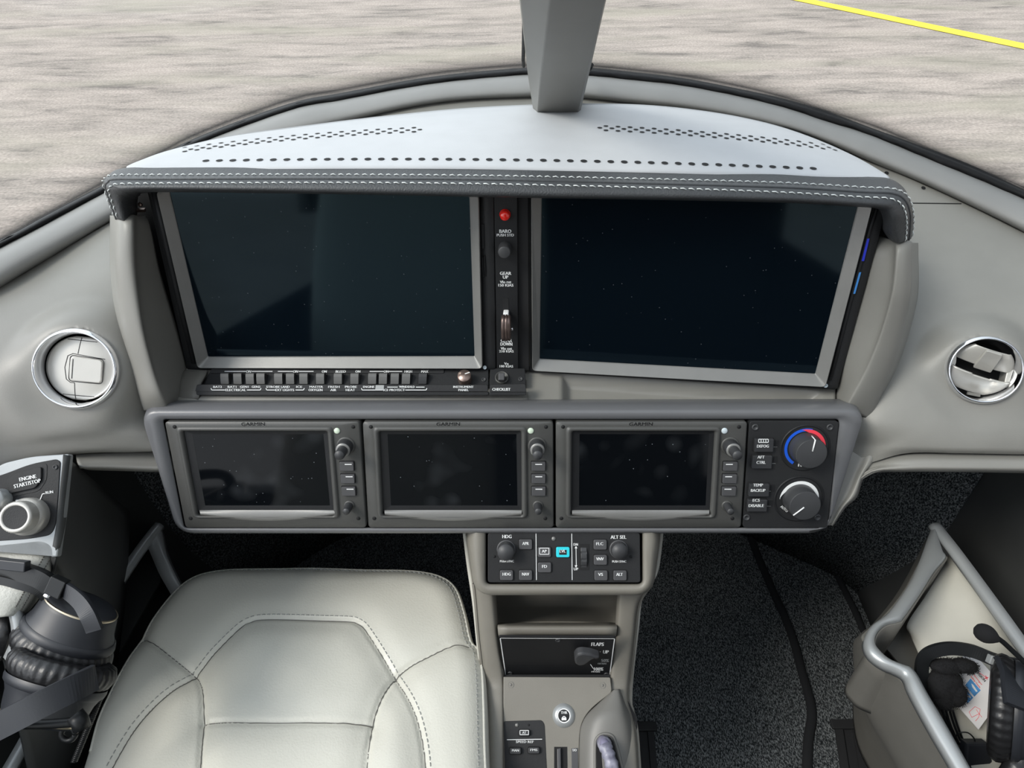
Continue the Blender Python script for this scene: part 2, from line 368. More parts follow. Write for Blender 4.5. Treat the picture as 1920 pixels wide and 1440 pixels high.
# windshield sill: px, gasket top y, gasket bottom y, padding bottom y, depth
SL = [(-60, 478, 495, 580, .79), (22, 440, 453, 525, .82), (100, 397, 412, 478, .85), (200, 345, 358, 420, .885), (300, 292, 305, 362, .915), (370, 259, 270, 325, .935), (460, 224, 235, 282, .955), (560, 191, 201, 252, .97), (640, 176, 187, 230, .98), (773, 151, 162, 200, .985), (873, 138, 149, 187, .99), (980, 129, 140, 182, .99), (1040, 127, 139, 181, .992)]
SR = [(1040, 127, 139, 181, .992), (1100, 128, 141, 184, .99), (1173, 135, 148, 192, .99), (1280, 148, 160, 203, .985), (1380, 167, 179, 220, .98), (1467, 186, 200, 240, .97), (1547, 209, 226, 267, .96), (1630, 240, 252, 302, .945), (1713, 270, 286, 337, .93), (1813, 308, 327, 383, .91), (1912, 353, 369, 432, .89), (2000, 395, 412, 480, .86), (2110, 455, 475, 545, .82)]
SILL = SL[:-1]+[SR[0]]+SR[1:]
rows = [[P(x, (t+b)/2, d+.02) for x, t, b, r, d in SILL]]
def gasket(S):
    out = []
    pts = cr([Vector((x, t, b, )) for x, t, b, r, d in S], 6); dd = cr([Vector((d, r, 0)) for x, t, b, r, d in S], 6)
    for i, (p, q) in enumerate(zip(pts, dd)):
        x, t, b = p; d, r = q.x, q.y
        wob = 1.2*math.sin(i*1.9)+.9*math.sin(i*.83)
        out.append([P(x, t-2, d+.022), P(x, t, d+.004), P(x, t+(b-t)*.45, d-.004), P(x, b+wob, d-.002), P(x, b+4, d+.006)])
    return out
mb = MB(); mb.surf(gasket(SILL), 3, 1)
struct(mesh('trim_1', mb, m_gask, solid=.006))
mb = MB()
rows = []
for x, t, b, r, d in SILL:
    h = r-b
    rows.append([P(x, b-3, d+.004), P(x, b, d), P(x, b+h*.22, d-.022), P(x, b+h*.55, d-.034), P(x, b+h*.85, d-.034), P(x, r, d-.024), P(x, r+4, d-.008)])
mb.surf(rows, 4, 5); struct(mesh('trim_2', mb, m_sill, solid=.006))
# nose skirt below the windshield: keeps daylight out of the footwell
mb = MB(); rows = []
for x, t, b, r, d in SILL:
    p = P(x, b, d+.012); rows.append([p, Vector((p.x, p.y+.004, 1.3)), Vector((p.x, p.y+.008, .75))])
mb.surf(rows, 3, 4); struct(mesh('wall_front', mb, m_carpet, solid=.01, soloff=1))
mb = MB(); mb.add([(-.66, -1.7, .75), (.76, -1.7, .75), (.76, 1.15, .75), (-.66, 1.15, .75)], [[0, 1, 2, 3]])
struct(mesh('floor', mb, m_carpet, solid=.01))
for side, xw, nm in ((-1, -.62, 'wall_left'), (1, .725, 'wall_right')):
    mb = MB()
    # curved inner side panel, with the window opening above its sill; rear part closed to the roof
    mb.surf([[(xw+side*dx, y, z) for dx, z in ((-.05, .75), (-.01, 1.0), (0, 1.3), (.0, 1.58))] for y in (.42, .55, .66, .78)], 4, 3)
    mb.surf([[(xw+side*dx, y, z) for dx, z in ((-.05, .75), (-.01, 1.0), (0, 1.2), (.0, 1.40))] for y in (-1.7, -1, -.3, .1, .42)], 4, 3)
    mb.surf([[(xw+side*dx, y, z) for dx, z in ((0, 1.58), (-.02, 1.9), (-.10, 2.2), (-.2, 2.34))] for y in (-1.7, -1.5, -1.2, -.95)], 4, 3)
    mb.surf([[(xw+side*dx, y, z) for dx, z in ((-.05, .75), (-.01, 1.0), (0, 1.3), (.0, 1.44))] for y in (.78, .9, 1.2)], 4, 3)
    struct(mesh(nm, mb, m_wall if side < 0 else m_wall, solid=.012))
    mb = MB()
    mb.surf([[(xw+side*dx, y, z) for dx, z in ((0, 1.58), (-.02, 1.9), (-.10, 2.2), (-.2, 2.34))] for y in (-.55, -.5, -.45)], 2, 3)
    struct(mesh('column', mb, m_ceil, solid=.03))
mb = MB(); mb.surf([[(-.42, y, 2.34), (-.25, y, 2.38), (.055, y, 2.395), (.36, y, 2.38), (.525, y, 2.34)] for y in (-1.7, -1.2, -.8, -.45)], 4, 3)
struct(mesh('ceiling', mb, m_ceil, solid=.02))
mb = MB(); mb.add([(-.66, -1.7, .75), (.76, -1.7, .75), (.76, -1.7, 2.4), (-.66, -1.7, 2.4)], [[0, 1, 2, 3]])
struct(mesh('wall_rear', mb, m_wall, solid=.01))
# windshield panes, left and right of the centre post
for nm, S in (('window_1', SL), ('window_2', SR)):
    rows = []
    for x, t, b, r, d in S:
        p = P(x, b-2, d+.012); q = Vector((.055+(p.x-.055)*.78, p.y*.65-.62, p.z+.74))
        rows.append([p, p.lerp(q, .33)+Vector((0, .05, .03)), p.lerp(q, .66)+Vector((0, .05, .04)), q])
    mb = MB(); mb.surf(rows, 4, 3); struct(mesh(nm, mb, m_glass, solid=.003))
# centre post
st = [[P(1000, 205, .95), P(1000, 207, .89), P(1007, 215, .858), P(1046, 217, .855), P(1083, 216, .858), P(1088, 210, .87), P(1091, 190, .955)],
      [P(990, 140, .85), P(990, 142, .79), P(1013, 148, .752), P(1056, 150, .748), P(1098, 148, .752), P(1103, 145, .765), P(1101, 135, .87)],
      [P(983, 80, .76), P(984, 82, .690), P(1021, 83, .645), P(1069, 84, .641), P(1114, 83, .645), P(1118, 80, .657), P(1118, 70, .77)]]
k = [a+(a-b)*1.0 for a, b in zip(st[2], st[1])]; st.append(k); st.append([a+(a-b)*2.4 for a, b in zip(st[3], st[2])])
mb = MB()
st2 = [[q for i in range(len(r)) for q in ([r[i]] if i in (0, 3, 6) else [r[i].lerp(r[i-1], .07), r[i], r[i].lerp(r[i+1], .07)])] for r in st]; cols = [cr([r[j] for r in st2], 5) for j in range(len(st2[0]))]
mb.loft([[cols[j][i] for j in range(len(cols))] for i in range(len(cols[0]))], cap0=True, cap1=True)
struct(mesh('column', mb, m_post))
# thin black seal along the left flank of the post
mb = MB(); mb.tube([P(982, 124, .89), P(981, 112, .85), P(982, 80, .77), P(983, 40, .68), P(984, 0, .60)], .0022, 6)
mb.tube([P(1100, 134, .93), P(1106, 129, .90), P(1109, 122, .875)], .003, 6)
struct(mesh('trim_3', mb, m_gask))

# ================================================================== DASHBOARD
FG = Frame(940, 790, .752, 23.5)
FL = Frame(605, 515, .75, 10.5, -1.3)
FR = Frame(1285, 541, .742, 10.5, -4.25)
FC = Frame(948, 520, .747, 10.5, -1.5)
def W(F, px, py, w=0): return F.W(px, py, w)
DF = world_frame(P(960, 850, .95))
dash = thing('dashboard', 'curved greige dashboard with side wings and upright posts around the big displays', 'dashboard', DF)
def dpart(nm, mb, m=m_beige, **k): return mesh(nm, mb, m, dash, DF, True, **k)
FV1 = Frame(142, 692, .728, 34, 12); FV2 = Frame(1846, 694, .738, 34, -20)
def wing_flange(mb, m, left):
    """carry the outboard edge of a wing on to the sidewall"""
    n = len(mb.v)//m; e = 0 if left else m-1; i1 = 3 if left else m-4; new = []
    for i in range(n):
        p = mb.v[i*m+e]; d = (p-mb.v[i*m+i1]).normalized()
        new.append([p, p+d*.03, p+d*.06+Vector((0, -.005, -.002))])
    mb.loft(new, closed=False)
def dish(mb, F, px, py, rx):
    c = F.l(px, py, 0); R_ = rx*F.k(px, py)
    for i, p in enumerate(mb.v):
        q = F.I @ p; r = math.hypot(q.x-c.x, q.y-c.y)/R_
        if r < .93: q.z = -.05
        elif r < 1.95:
            t = max(0, (r-1.02)/.93); t = t*t*(3-2*t); q.z = (-.003)*(1-t)+q.z*t
        mb.v[i] = F.M @ q
# left wing
mb = MB()
mb.surf([
 [P(-60, 560, .77), P(22, 524, .80), P(100, 477, .83), P(210, 414, .86), P(250, 400, .87)],
 [P(-60, 610, .745), P(55, 592, .755), P(140, 560, .77), P(222, 520, .79), P(262, 505, .80)],
 [P(-60, 690, .72), P(50, 690, .725), P(142, 688, .735), P(222, 670, .755), P(268, 660, .775)],
 [P(-60, 790, .715), P(50, 788, .72), P(142, 785, .73), P(240, 780, .76), P(290, 775, .785)],
 [P(-60, 850, .72), P(30, 840, .725), P(130, 825, .735), P(250, 820, .76), P(320, 815, .785)],
 [P(-60, 885, .725), P(30, 870, .73), P(140, 849, .74), P(250, 845, .765), P(340, 842, .785)],
 [P(-60, 893, .735), P(30, 878, .742), P(140, 852, .755), P(250, 848, .78), P(340, 845, .80)]], 22, 18)
wing_flange(mb, 4*22+1, True)
dish(mb, FV1, 142, 692, 79)
dpart('side_wing', mb, solid=.004)
mb = MB()
mb.surf([
 [P(142, 850, .752), P(200, 848, .765), P(290, 846, .79), P(340, 845, .80)],
 [P(146, 868, .742), P(200, 866, .755), P(290, 866, .78), P(340, 866, .79)],
 [P(160, 880, .75), P(210, 881, .765), P(290, 884, .785), P(340, 885, .80)],
 [P(190, 882, .85), P(220, 883, .88), P(290, 884, .92), P(340, 885, .95)]], 5, 5)
dpart('lower_lip', mb, solid=.004)
# right wing
mb = MB()
mb.surf([
 [P(1520, 262, .935), P(1630, 303, .923), P(1713, 337, .905), P(1813, 383, .885), P(1912, 432, .865), P(2000, 475, .84)],
 [P(1580, 385, .90), P(1680, 412, .88), P(1760, 440, .86), P(1830, 470, .84), P(1912, 510, .815), P(2000, 545, .79)],
 [P(1640, 540, .83), P(1705, 545, .81), P(1760, 555, .80), P(1830, 570, .785), P(1912, 590, .77), P(2000, 610, .755)],
 [P(1610, 680, .80), P(1680, 685, .775), P(1750, 690, .76), P(1840, 695, .75), P(1912, 700, .742), P(2000, 710, .735)],
 [P(1570, 790, .79), P(1650, 790, .765), P(1740, 790, .75), P(1830, 790, .742), P(1912, 795, .735), P(2000, 800, .73)],
 [P(1560, 840, .80), P(1640, 838, .775), P(1700, 836, .757), P(1800, 838, .745), P(1912, 840, .738), P(2000, 842, .733)],
 [P(1545, 880, .81), P(1622, 870, .785), P(1700, 850, .765), P(1800, 850, .752), P(1912, 852, .745), P(2000, 853, .74)]], 20, 18)
wing_flange(mb, 5*20+1, False)
dish(mb, FV2, 1846, 694, 71)
WB = BVHTree.FromPolygons([tuple(p) for p in mb.v], mb.f)
dpart('side_wing', mb, solid=.004)
mb = MB()
mb.surf([
 [P(1585, 880, .80), P(1640, 864, .785), P(1700, 850, .772), P(1800, 849, .76), P(1912, 851, .752), P(2000, 852, .745)],
 [P(1590, 900, .795), P(1640, 875, .78), P(1700, 869, .762), P(1800, 868, .75), P(1912, 869, .742), P(2000, 870, .735)],
 [P(1590, 925, .80), P(1632, 888, .785), P(1700, 884, .775), P(1800, 884, .762), P(1912, 886, .755), P(2000, 888, .75)],
 [P(1590, 900, .95), P(1632, 888, .92), P(1700, 884, .90), P(1800, 884, .88), P(1912, 886, .87), P(2000, 888, .86)]], 5, 5)
dpart('lower_lip', mb, solid=.004)
# cheek seen behind the right end of the controller housing
mb = MB()
mb.surf([[P(1590, 835, .792), P(1582, 862, .79), P(1573, 895, .79), P(1564, 925, .79), P(1556, 955, .79), P(1548, 985, .79)],
         [P(1618, 838, .787), P(1614, 862, .785), P(1602, 893, .785), P(1588, 925, .786), P(1573, 952, .788), P(1556, 985, .79)],
         [P(1648, 840, .785), P(1638, 864, .783), P(1617, 895, .785), P(1605, 930, .787), P(1584, 950, .79), P(1562, 985, .80)],
         [P(1650, 842, .83), P(1640, 866, .86), P(1619, 897, .88), P(1607, 932, .89), P(1585, 953, .90), P(1562, 987, .92)]], 4, 4)
dpart('end_cheek', mb, solid=.003)
# deck behind the glareshield
mb = MB(); rows = []
for x, t, b, r, d in SILL[6:-7]: rows.append([P(x, r-4, d-.012), P(x, r+2, d-.022), P(x, r+26, d-.055), P(x, r+60, d-.085)])
mb.surf(rows, 3, 3); dpart('rear_deck', mb, solid=.003)
def onw(px, py, off=.0008):
    q = ray(px, py).normalized(); h, n, i, d = WB.ray_cast(CAM, q); n = -n if n.dot(q) > 0 else n; return h+n*off, n
mb = MB(); mb.tube([onw(x, 381+(x-1700)*.012, .0001)[0] for x in range(1690, 1806, 8)], .0008, 6); dpart('panel_seam', mb, m_hole)
for x, y in ((1662, 325), (1731, 353)):
    h, n = onw(x, y); f = axes_frame(h, (1, 0, 0), n); mb = MB(); mb.add([f.M@Vector((p[0], p[1], 0)) for p in circ((0, 0), .0028, 14)], [list(range(14))]); dpart('screw_hole', mb, m_hole)
# upright posts left and right of the displays
def onF(F, px, py, w=0): return F.W(px, py, w)
mb = MB()
mb.surf([
 [P(206, 404, .80), P(212, 404, .73), P(222, 402, .70), P(247, 402, .70), P(257, 404, .71), P(272, 404, .73)],
 [P(206, 425, .80), P(213, 425, .72), P(224, 425, .692), P(248, 425, .69), P(258, 425, .705), onF(FL, 283, 425, .0)],
 [P(206, 500, .80), P(213, 500, .725), P(222, 500, .70), P(250, 505, .698), P(262, 508, .715), onF(FL, 301, 510, 0)],
 [P(213, 600, .80), P(222, 600, .74), P(231, 600, .72), P(263, 608, .716), P(276, 610, .732), onF(FL, 331, 610, 0)],
 [P(232, 680, .81), P(242, 682, .755), P(252, 683, .737), P(282, 690, .734), P(296, 692, .748), onF(FL, 352, 690, 0)],
 [P(250, 735, .81), P(258, 737, .765), P(266, 739, .748), P(297, 742, .745), P(313, 742, .757), P(345, 735, .80)],
 [P(265, 765, .82), P(268, 768, .78), P(274, 770, .765), P(306, 770, .765), P(322, 770, .775), P(350, 768, .81)]], 6, 6)
dpart('side_post', mb, solid=.003)
mb = MB()
mb.surf([
 [P(1722, 455, .80), P(1712, 455, .70), P(1706, 452, .683), P(1682, 452, .683), P(1672, 450, .695), P(1645, 440, .715)],
 [P(1722, 472, .80), P(1712, 474, .70), P(1705, 474, .678), P(1682, 474, .677), P(1672, 474, .69), onF(FR, 1640, 470, 0)],
 [P(1722, 545, .80), P(1711, 545, .705), P(1703, 545, .69), P(1676, 545, .688), P(1665, 545, .70), onF(FR, 1619, 545, 0)],
 [P(1708, 625, .81), P(1697, 624, .735), P(1688, 623, .715), P(1657, 620, .712), P(1645, 618, .722), onF(FR, 1598, 618, 0)],
 [P(1688, 695, .82), P(1676, 692, .755), P(1666, 690, .737), P(1634, 684, .733), P(1620, 682, .742), onF(FR, 1581, 682, 0)],
 [P(1664, 750, .83), P(1652, 747, .775), P(1642, 745, .757), P(1610, 735, .75), P(1596, 732, .758), P(1570, 728, .79)],
 [P(1648, 790, .84), P(1638, 787, .79), P(1628, 785, .775), P(1592, 768, .765), P(1580, 766, .77), P(1560, 764, .80)]], 6, 6)
dpart('side_post', mb, solid=.003)
# the ledge under the displays, with its shallow tray on the right
def ledge(px, py): return P(px, py, .812-(py-690)*.00045)
mb = MB()
mb.surf([[ledge(x, 684)+Vector((0, 0, .0)) for x in (320, 500, 700, 900, 990)],
         [ledge(x, y) for x, y in ((328, 700), (500, 700), (700, 700), (900, 700), (990, 700))],
         [ledge(x, 735) for x in (318, 500, 700, 900, 990)],
         [P(x, 752, .783) for x in (312, 500, 700, 900, 990)],
         [P(x, 768, .80) for x in (312, 500, 700, 900, 990)]], 4, 4)
dpart('ledge', mb, solid=.003)
def dip(x):  # tray recess between x 1065 and 1550
    t = min(1, max(0, (x-1052)/16))*min(1, max(0, (1545-x)/40)); return t*t*(3-2*t)
mb = MB(); rows = []; xs = [985+i*5.1 for i in range(115)]
for x in xs:
    yt = 686+(x-985)*(726-686)/(1568-985)
    c = []
    for j in range(25):
        y = yt+(756-yt)*j/24; d = .812-(y-690)*.00045-.0000*x
        e = y-(yt+9); q = min(1, max(0, e/6)); bot = min(1, max(0, (766-y)/10)); p = P(x, y, d)
        p = p-Vector((0, .25, 1)).normalized()*(.015*dip(x)*q*q*(3-2*q)*bot); c.append(p)
    rows.append(c)
mb.surf(rows, 1, 1); dpart('ledge', mb, solid=.003)
mb = MB(); mb.surf([[P(340, 694, .806), P(388, 694, .803)], [P(336, 702, .80), P(385, 702, .797)], [P(330, 719, .793), P(376, 719, .789)], [P(326, 746, .786), P(372, 746, .782)], [P(326, 755, .79), P(372, 755, .79)]], 3, 4)
dpart('corner_pad', mb, m_traywall, solid=.003)
# backing behind displays and controllers so that no daylight leaks through
mb = MB(); mb.add([onF(FL, 255, 348, -.03), onF(FC, 950, 348, -.03), onF(FC, 950, 750, -.03), onF(FL, 260, 750, -.03)], [[0, 1, 2, 3]])
mb.add([onF(FC, 950, 348, -.03), onF(FR, 1680, 372, -.035), onF(FR, 1640, 760, -.035), onF(FC, 950, 750, -.03)], [[0, 1, 2, 3]]); dpart('backing', mb, m_hole, solid=.003)

# controller housing
HF = FG
hous = thing('controller_housing', 'wide satin dark grey housing with rounded top framing the row of controllers', 'panel housing', FG)
def loop4(c, r, seg=8): return rpoly([Vector(p) for p in c], r, seg)
def L(px, py, w=0): return FG.l(px, py, w)
inn = [(306, 786), (1573, 786), (1549, 989), (346, 989)]
a0 = loop4([L(x, y, -.03) for x, y in inn], .004); a1 = loop4([L(x, y, -.001) for x, y in inn], .004)
a2 = loop4([L(x, y, .0015) for x, y in ((304, 784), (1575, 784), (1551, 991), (344, 991))], .005)
o1 = loop4([L(263, 776, .004), L(1622, 774, .004), L(1549, 996, .002), L(335, 996, .002)], [.02, .02, .026, .022])
o2 = loop4([L(262, 768, .000), L(1624, 766, .000), L(1551, 999, -.003), L(333, 999, -.003)], [.02, .02, .026, .022])
def Lg(px, py, d): return FG.g(P(px, py, d))
o3 = loop4([Lg(266, 757, .762), Lg(1618, 755, .760), L(1552, 1000, -.008), L(332, 1000, -.008)], [.02, .02, .026, .022])
o4 = loop4([Lg(280, 750, .785), Lg(1604, 748, .782), L(1550, 1000, -.03), L(334, 1000, -.03)], [.02, .02, .026, .022])
o5 = loop4([Lg(290, 756, .81), Lg(1600, 754, .81), L(1545, 998, -.06), L(340, 998, -.06)], [.02, .02, .026, .022])
mb = MB(); mb.loft([a0, a1, a2, o1, o2, o3, o4, o5])
mesh('housing_shell', mb, m_shroud, hous)
mb = MB(); mb.add([L(300, 780, -.028), L(1580, 780, -.028), L(1552, 994, -.028), L(340, 994, -.028)], [[0, 1, 2, 3]]); mesh('back_plate', mb, m_hole, hous)

# ================================================================== GLARESHIELD
gs = thing('glareshield', 'pale perforated glareshield cover with charcoal leather lip and white double stitching', 'glareshield', world_frame(P(960, 260, .80)))
GF = o_F[gs.name]
G0 = [((237, 314, .690), (240, 311, .70)), ((270, 313, .686), (262, 301, .72)), ((330, 312.5, .684), (320, 281, .77)), ((430, 311, .682), (425, 257, .83)), ((560, 309, .68), (560, 239, .87)), ((720, 308, .68), (720, 220, .895)), ((880, 308, .68), (880, 205, .905)), ((1045, 311, .68), (1045, 198, .91)), ((1200, 314, .679), (1200, 199, .905)), ((1330, 318, .678), (1330, 212, .89)), ((1450, 322, .676), (1440, 233, .865)), ((1550, 326, .674), (1530, 261, .83)), ((1620, 330, .675), (1600, 292, .78)), ((1668, 334, .68), (1662, 328, .70))]
mb = MB(); rows = []
for a, b in G0:
    p, q = P(*a), P(*b); ln = (q-p).length
    rows.append([p+Vector((0, -.004, -.006)), p]+[p.lerp(q, t)+Vector((0, 0, .035*ln*math.sin(math.pi*t))) for t in (.33, .66)]+[q, q+Vector((0, .006, -.004)), q+Vector((0, .006, -.02))])
mb.surf(rows, 3, 6)
bvh = BVHTree.FromPolygons([tuple(p) for p in mb.v], mb.f)
mesh('cover', mb, m_deck, gs, GF, True, solid=.003)
hm = MB()
def hole(px, py, r=.0034):
    q = ray(px, py).normalized(); h, n, i, d = bvh.ray_cast(CAM, q)
    if h is None: return
    if n.dot(q) > 0: n = -n
    f = axes_frame(h+n*.0006, (1, 0, 0), n)
    hm.add([f.M@Vector((p[0], p[1], 0)) for p in circ((0, 0), r, 14)], [list(range(14))])
for i in range(46):
    x = 386+i*25.3; y = 302.5-6*math.sin(math.pi*min(1, max(0, (x-386)/600)))*.8 if x < 700 else 297+(x-700)**2*.0000285
    y = {0: y}.get(0, y); t = (x-386)/1139.; y = 302*(1-t)**2+2*t*(1-t)*291.5+316.5*t*t
    hole(x, y)
for k in range(20):   # rear perforations: three staggered rows on either side
    x = 776-k*22.6; y = 240+k*.95+k*k*.052
    hole(x, y, .0028); hole(x+11, y+3.6, .0028); hole(x, y+7.6, .0028)
    x = 1136+k*22.6; y = 237+k*.95+k*k*.052
    hole(x, y, .0028); hole(x-11.5, y+3.2, .0028); hole(x, y+8, .0028)
mesh('perforations', hm, m_hole, gs, GF, True)
# leather lip
BR = [
 [(213, 410, .75), (216, 409, .715), (218, 411, .70), (222, 411, .692), (233, 414, .69), (248, 413, .705), (257, 411, .74)],
 [(201, 374, .73), (203, 374, .70), (206, 375, .685), (210, 376, .677), (226, 380, .675), (244, 387, .695), (258, 392, .73)],
 [(196, 345, .72), (194, 345, .69), (198, 350, .675), (204, 357, .665), (223, 366, .665), (241, 374, .685), (258, 378, .73)],
 [(206, 326, .70), (197, 335, .68), (203, 341, .668), (208, 350, .660), (228, 359, .658), (245, 368, .68), (259, 372, .73)],
 [(230, 315.5, .69), (214, 329, .674), (216, 336, .663), (220, 345.5, .656), (240, 356, .655), (254, 363, .675), (262, 367, .73)],
 [(300, 313, .686), (290, 328.5, .67), (290, 336, .659), (290, 344.5, .653), (290, 354, .653), (290, 359, .67), (290, 361, .73)],
 [(500, 310, .682), (500, 328, .668), (500, 335, .656), (500, 343.5, .65), (500, 357, .65), (500, 361, .67), (500, 363, .73)],
 [(720, 308, .681), (720, 328.5, .667), (720, 335.5, .655), (720, 343.5, .649), (720, 361, .649), (720, 365, .67), (720, 366, .73)],
 [(960, 309.5, .681), (960, 331, .667), (960, 338, .655), (960, 346.5, .648), (960, 366, .648), (960, 370, .668), (960, 371, .73)],
 [(1280, 317, .680), (1280, 338, .665), (1280, 346, .653), (1280, 354.5, .645), (1280, 371, .645), (1280, 375, .665), (1280, 376, .72)],
 [(1480, 324, .676), (1480, 344, .660), (1480, 352, .648), (1480, 362, .640), (1480, 376, .640), (1480, 380, .66), (1480, 381, .72)],
 [(1620, 331, .675), (1618, 352, .655), (1617, 360, .644), (1614, 370, .637), (1610, 383, .637), (1606, 387, .655), (1600, 388, .71)],
 [(1668, 335, .68), (1676, 355, .656), (1674, 363, .645), (1668, 373, .637), (1655, 387, .637), (1645, 390, .655), (1635, 391, .70)],
 [(1696, 354, .69), (1701, 368, .664), (1697, 376, .650), (1689, 383, .640), (1668, 393, .640), (1656, 395, .66), (1645, 396, .70)],
 [(1708, 385, .71), (1711, 394, .675), (1706, 400, .660), (1698, 404, .650), (1675, 408, .645), (1660, 412, .668), (1650, 412, .71)],
 [(1712, 420, .73), (1712, 423, .69), (1706, 427, .675), (1699, 429, .666), (1677, 431, .66), (1658, 431, .68), (1652, 427, .72)],
 [(1707, 446, .74), (1709, 447, .70), (1704, 450, .688), (1697, 453, .68), (1682, 456, .676), (1668, 449, .69), (1658, 437, .73)]]
rows = [[P(*q) for q in r] for r in BR]
mb = MB(); mb.surf(rows, 4, 6)
nr = len(mb.v)//((7-1)*4+1)
lf = mesh('leather_lip', mb, m_brow, gs, GF, True, solid=.004)
m_ = (7-1)*4+1
def stitch(col, k, nm='stitching', off=.0006, L0=.0056, gap=.0021, r=.00052, tilt=.0007):
    path = [mb.v[i*m_+col*4] for i in range(nr)]; nrm = []
    bvh2 = BVHTree.FromPolygons([tuple(p) for p in mb.v], mb.f)
    seg = [0]
    for i in range(1, len(path)): seg.append(seg[-1]+(path[i]-path[i-1]).length)
    def at(s):
        for i in range(1, len(seg)):
            if seg[i] >= s:
                t = (s-seg[i-1])/max(1e-9, seg[i]-seg[i-1]); return path[i-1].lerp(path[i], t)
        return path[-1]
    out = MB(); s = .002
    while s < seg[-1]-L0:
        a, c, b = at(s), at(s+L0/2), at(s+L0)
        n = (CAM-c).normalized(); h = bvh2.find_nearest(c)[1]; h = h if h.dot(n) > 0 else -h
        side = (b-a).cross(h).normalized()*tilt
        out.tube([a+h*.0001-side, c+h*(off+.0006), b+h*.0001+side], r, 6); s += L0+gap
    mesh(nm, out, m_thread, gs, GF, True)
stitch(1, 0); stitch(3, 0)
# pinked seam between the two stitch rows
out = MB(); path = [mb.v[i*m_+2*4] for i in range(nr)]
out.tube([p+(CAM-p).normalized()*.0008 for p in path], .0011, 6); mesh('welt', out, m_brow, gs, GF, True)
# bare metal clips at the lip ends
for q in ((1686, 459, .70), (240, 415, .70)): mb = MB(); mb.box(P(*q), (.003, .003, .004)); mesh('clip', mb, m_silver, gs, GF, True)

# ================================================================== FLIGHT DISPLAYS
def screw(parent, F, px, py, rpx, w=.001, m=m_knob, nm='screw', dome=False):
    c = F.l(px, py, w); r = rpx*F.k(px, py); mb = MB()
    if dome: mb.lathe(c, [(r, w-.001), (r, w+.0008), (r*.8, w+.0016), (r*.5, w+.0013), (r*.45, w+.0008), (.0001, w+.0008)], 20)
    else:
        mb.lathe(c, [(r, w-.0006), (r, w+.0006), (r*.85, w+.0012), (r*.62, w+.0012), (r*.55, w+.0004), (.0001, w+.0003)], 20)
    mesh(nm, mb, m, parent)
def pin(parent, F, px, py, rpx, w=.0012, m=m_hole, nm='screw_hole'):
    mb = MB(); c = F.l(px, py, w); mb.lathe(c, [(rpx*F.k(px, py), w-.001), (rpx*F.k(px, py), w), (.0001, w)], 16); mesh(nm, mb, m, parent)
def display(F, frame, bez, scr, label, cards, ribs):
    t = thing('flight_display', label, 'display screen', F, 'large flight displays')
    f2 = [F.l2(*p) for p in frame]; b2 = [F.l2(*p) for p in bez]; s2 = [F.l2(*p) for p in scr]
    fo = ccw(rpoly([Vector((*p, 0)) for p in f2], .004, 4)); bo = ccw(rpoly([Vector((*p, 0)) for p in b2], .005, 4)); si = ccw(rpoly([Vector((*p, 0)) for p in s2], .001, 4))
    fo = [p[:2] for p in fo]; bo = [p[:2] for p in bo]; si = [p[:2] for p in si]
    mb = MB(); mb.ring(fo, bo, [(0, -.02), (0, .003), (.06, .004), (1, .004), (1, .002)]); mesh('outer_frame', mb, m_blk2, t)
    mb = MB(); mb.ring(bo, si, [(0, .003), (0, .0098), (.07, .0106), (.93, .0022), (1, .0012), (1, -.002)], False); mesh('bezel', mb, m_bezel, t)
    mb = MB(); q = offs(si, -.002); mb.add([(x, y, .0006) for x, y in q], [list(range(len(q)))]); mesh('screen', mb, m_scr, t)
    return t
dl = display(FL, [(278, 352), (926, 358), (930, 691), (353, 692)], [(301, 354), (899, 360), (906, 684), (377, 683)], [(318, 356), (880, 360), (890, 667), (391, 668)], 'left large dark flight display with a pale lower bezel, above the switch row', 0, 0)
dr_ = display(FR, [(973, 360), (1663, 380), (1568, 728), (987, 694)], [(997, 362), (1630, 378), (1543, 718), (999, 688)], [(1016, 362), (1610, 376), (1528, 700), (1012, 672)], 'right large dark flight display, its lower edge sloping down to the right', 0, 0)
screw(dl, FL, 909, 689, 3.6, .006, m_lens, 'screw'); screw(dr_, FR, 1548, 723, 4.2, .006, m_lens, 'screw'); screw(dl, FL, 283, 358, 5, .006, m_knob)
# raised guide rib beside each outer edge
mb = MB(); mb.tube([FL.l(289, 356, .006), FL.l(308, 440, .006), FL.l(324, 510, .006), FL.l(364, 680, .006)], .0032, 10); mesh('guide_rib', mb, m_blk2, dl)
mb = MB(); mb.tube([FR.l(1645, 385, .004), FR.l(1625, 450, .004), FR.l(1590, 580, .004), FR.l(1556, 712, .004)], .002, 8); mesh('guide_rib', mb, m_blk2, dr_)
mb = MB(); mb.tube([FR.l(988, 366, .004), FR.l(988, 520, .004), FR.l(992, 686, .004)], .0016, 8); mesh('guide_rib', mb, m_gtc, dr_)
def slot(parent, F, pts, m, nm, w=.0045, lab=None):
    mb = MB(); mb.prism([F.l2(*p) for p in pts], w-.001, w+.0006, .0002); return mesh(nm, mb, m, parent, label=lab)
slot(dl, FL, [(903, 418), (908, 418), (909, 463), (904, 463)], m_hole, 'card_slot')
mb = MB(); mb.tube([FL.l(904.5, 482, .005), FL.l(908, 479, .005), FL.l(909.5, 500, .005), FL.l(910, 518, .005), FL.l(906, 520, .005), FL.l(905, 500, .005), FL.l(904.5, 482, .005)], .0007, 6); mesh('card_slot', mb, m_hole, dl)
slot(dr_, FR, [(1622, 440), (1628, 440), (1617, 489), (1610, 489)], m_hole, 'card_slot'); slot(dr_, FR, [(1607, 503), (1613, 503), (1601, 551), (1593, 551)], m_hole, 'card_slot')
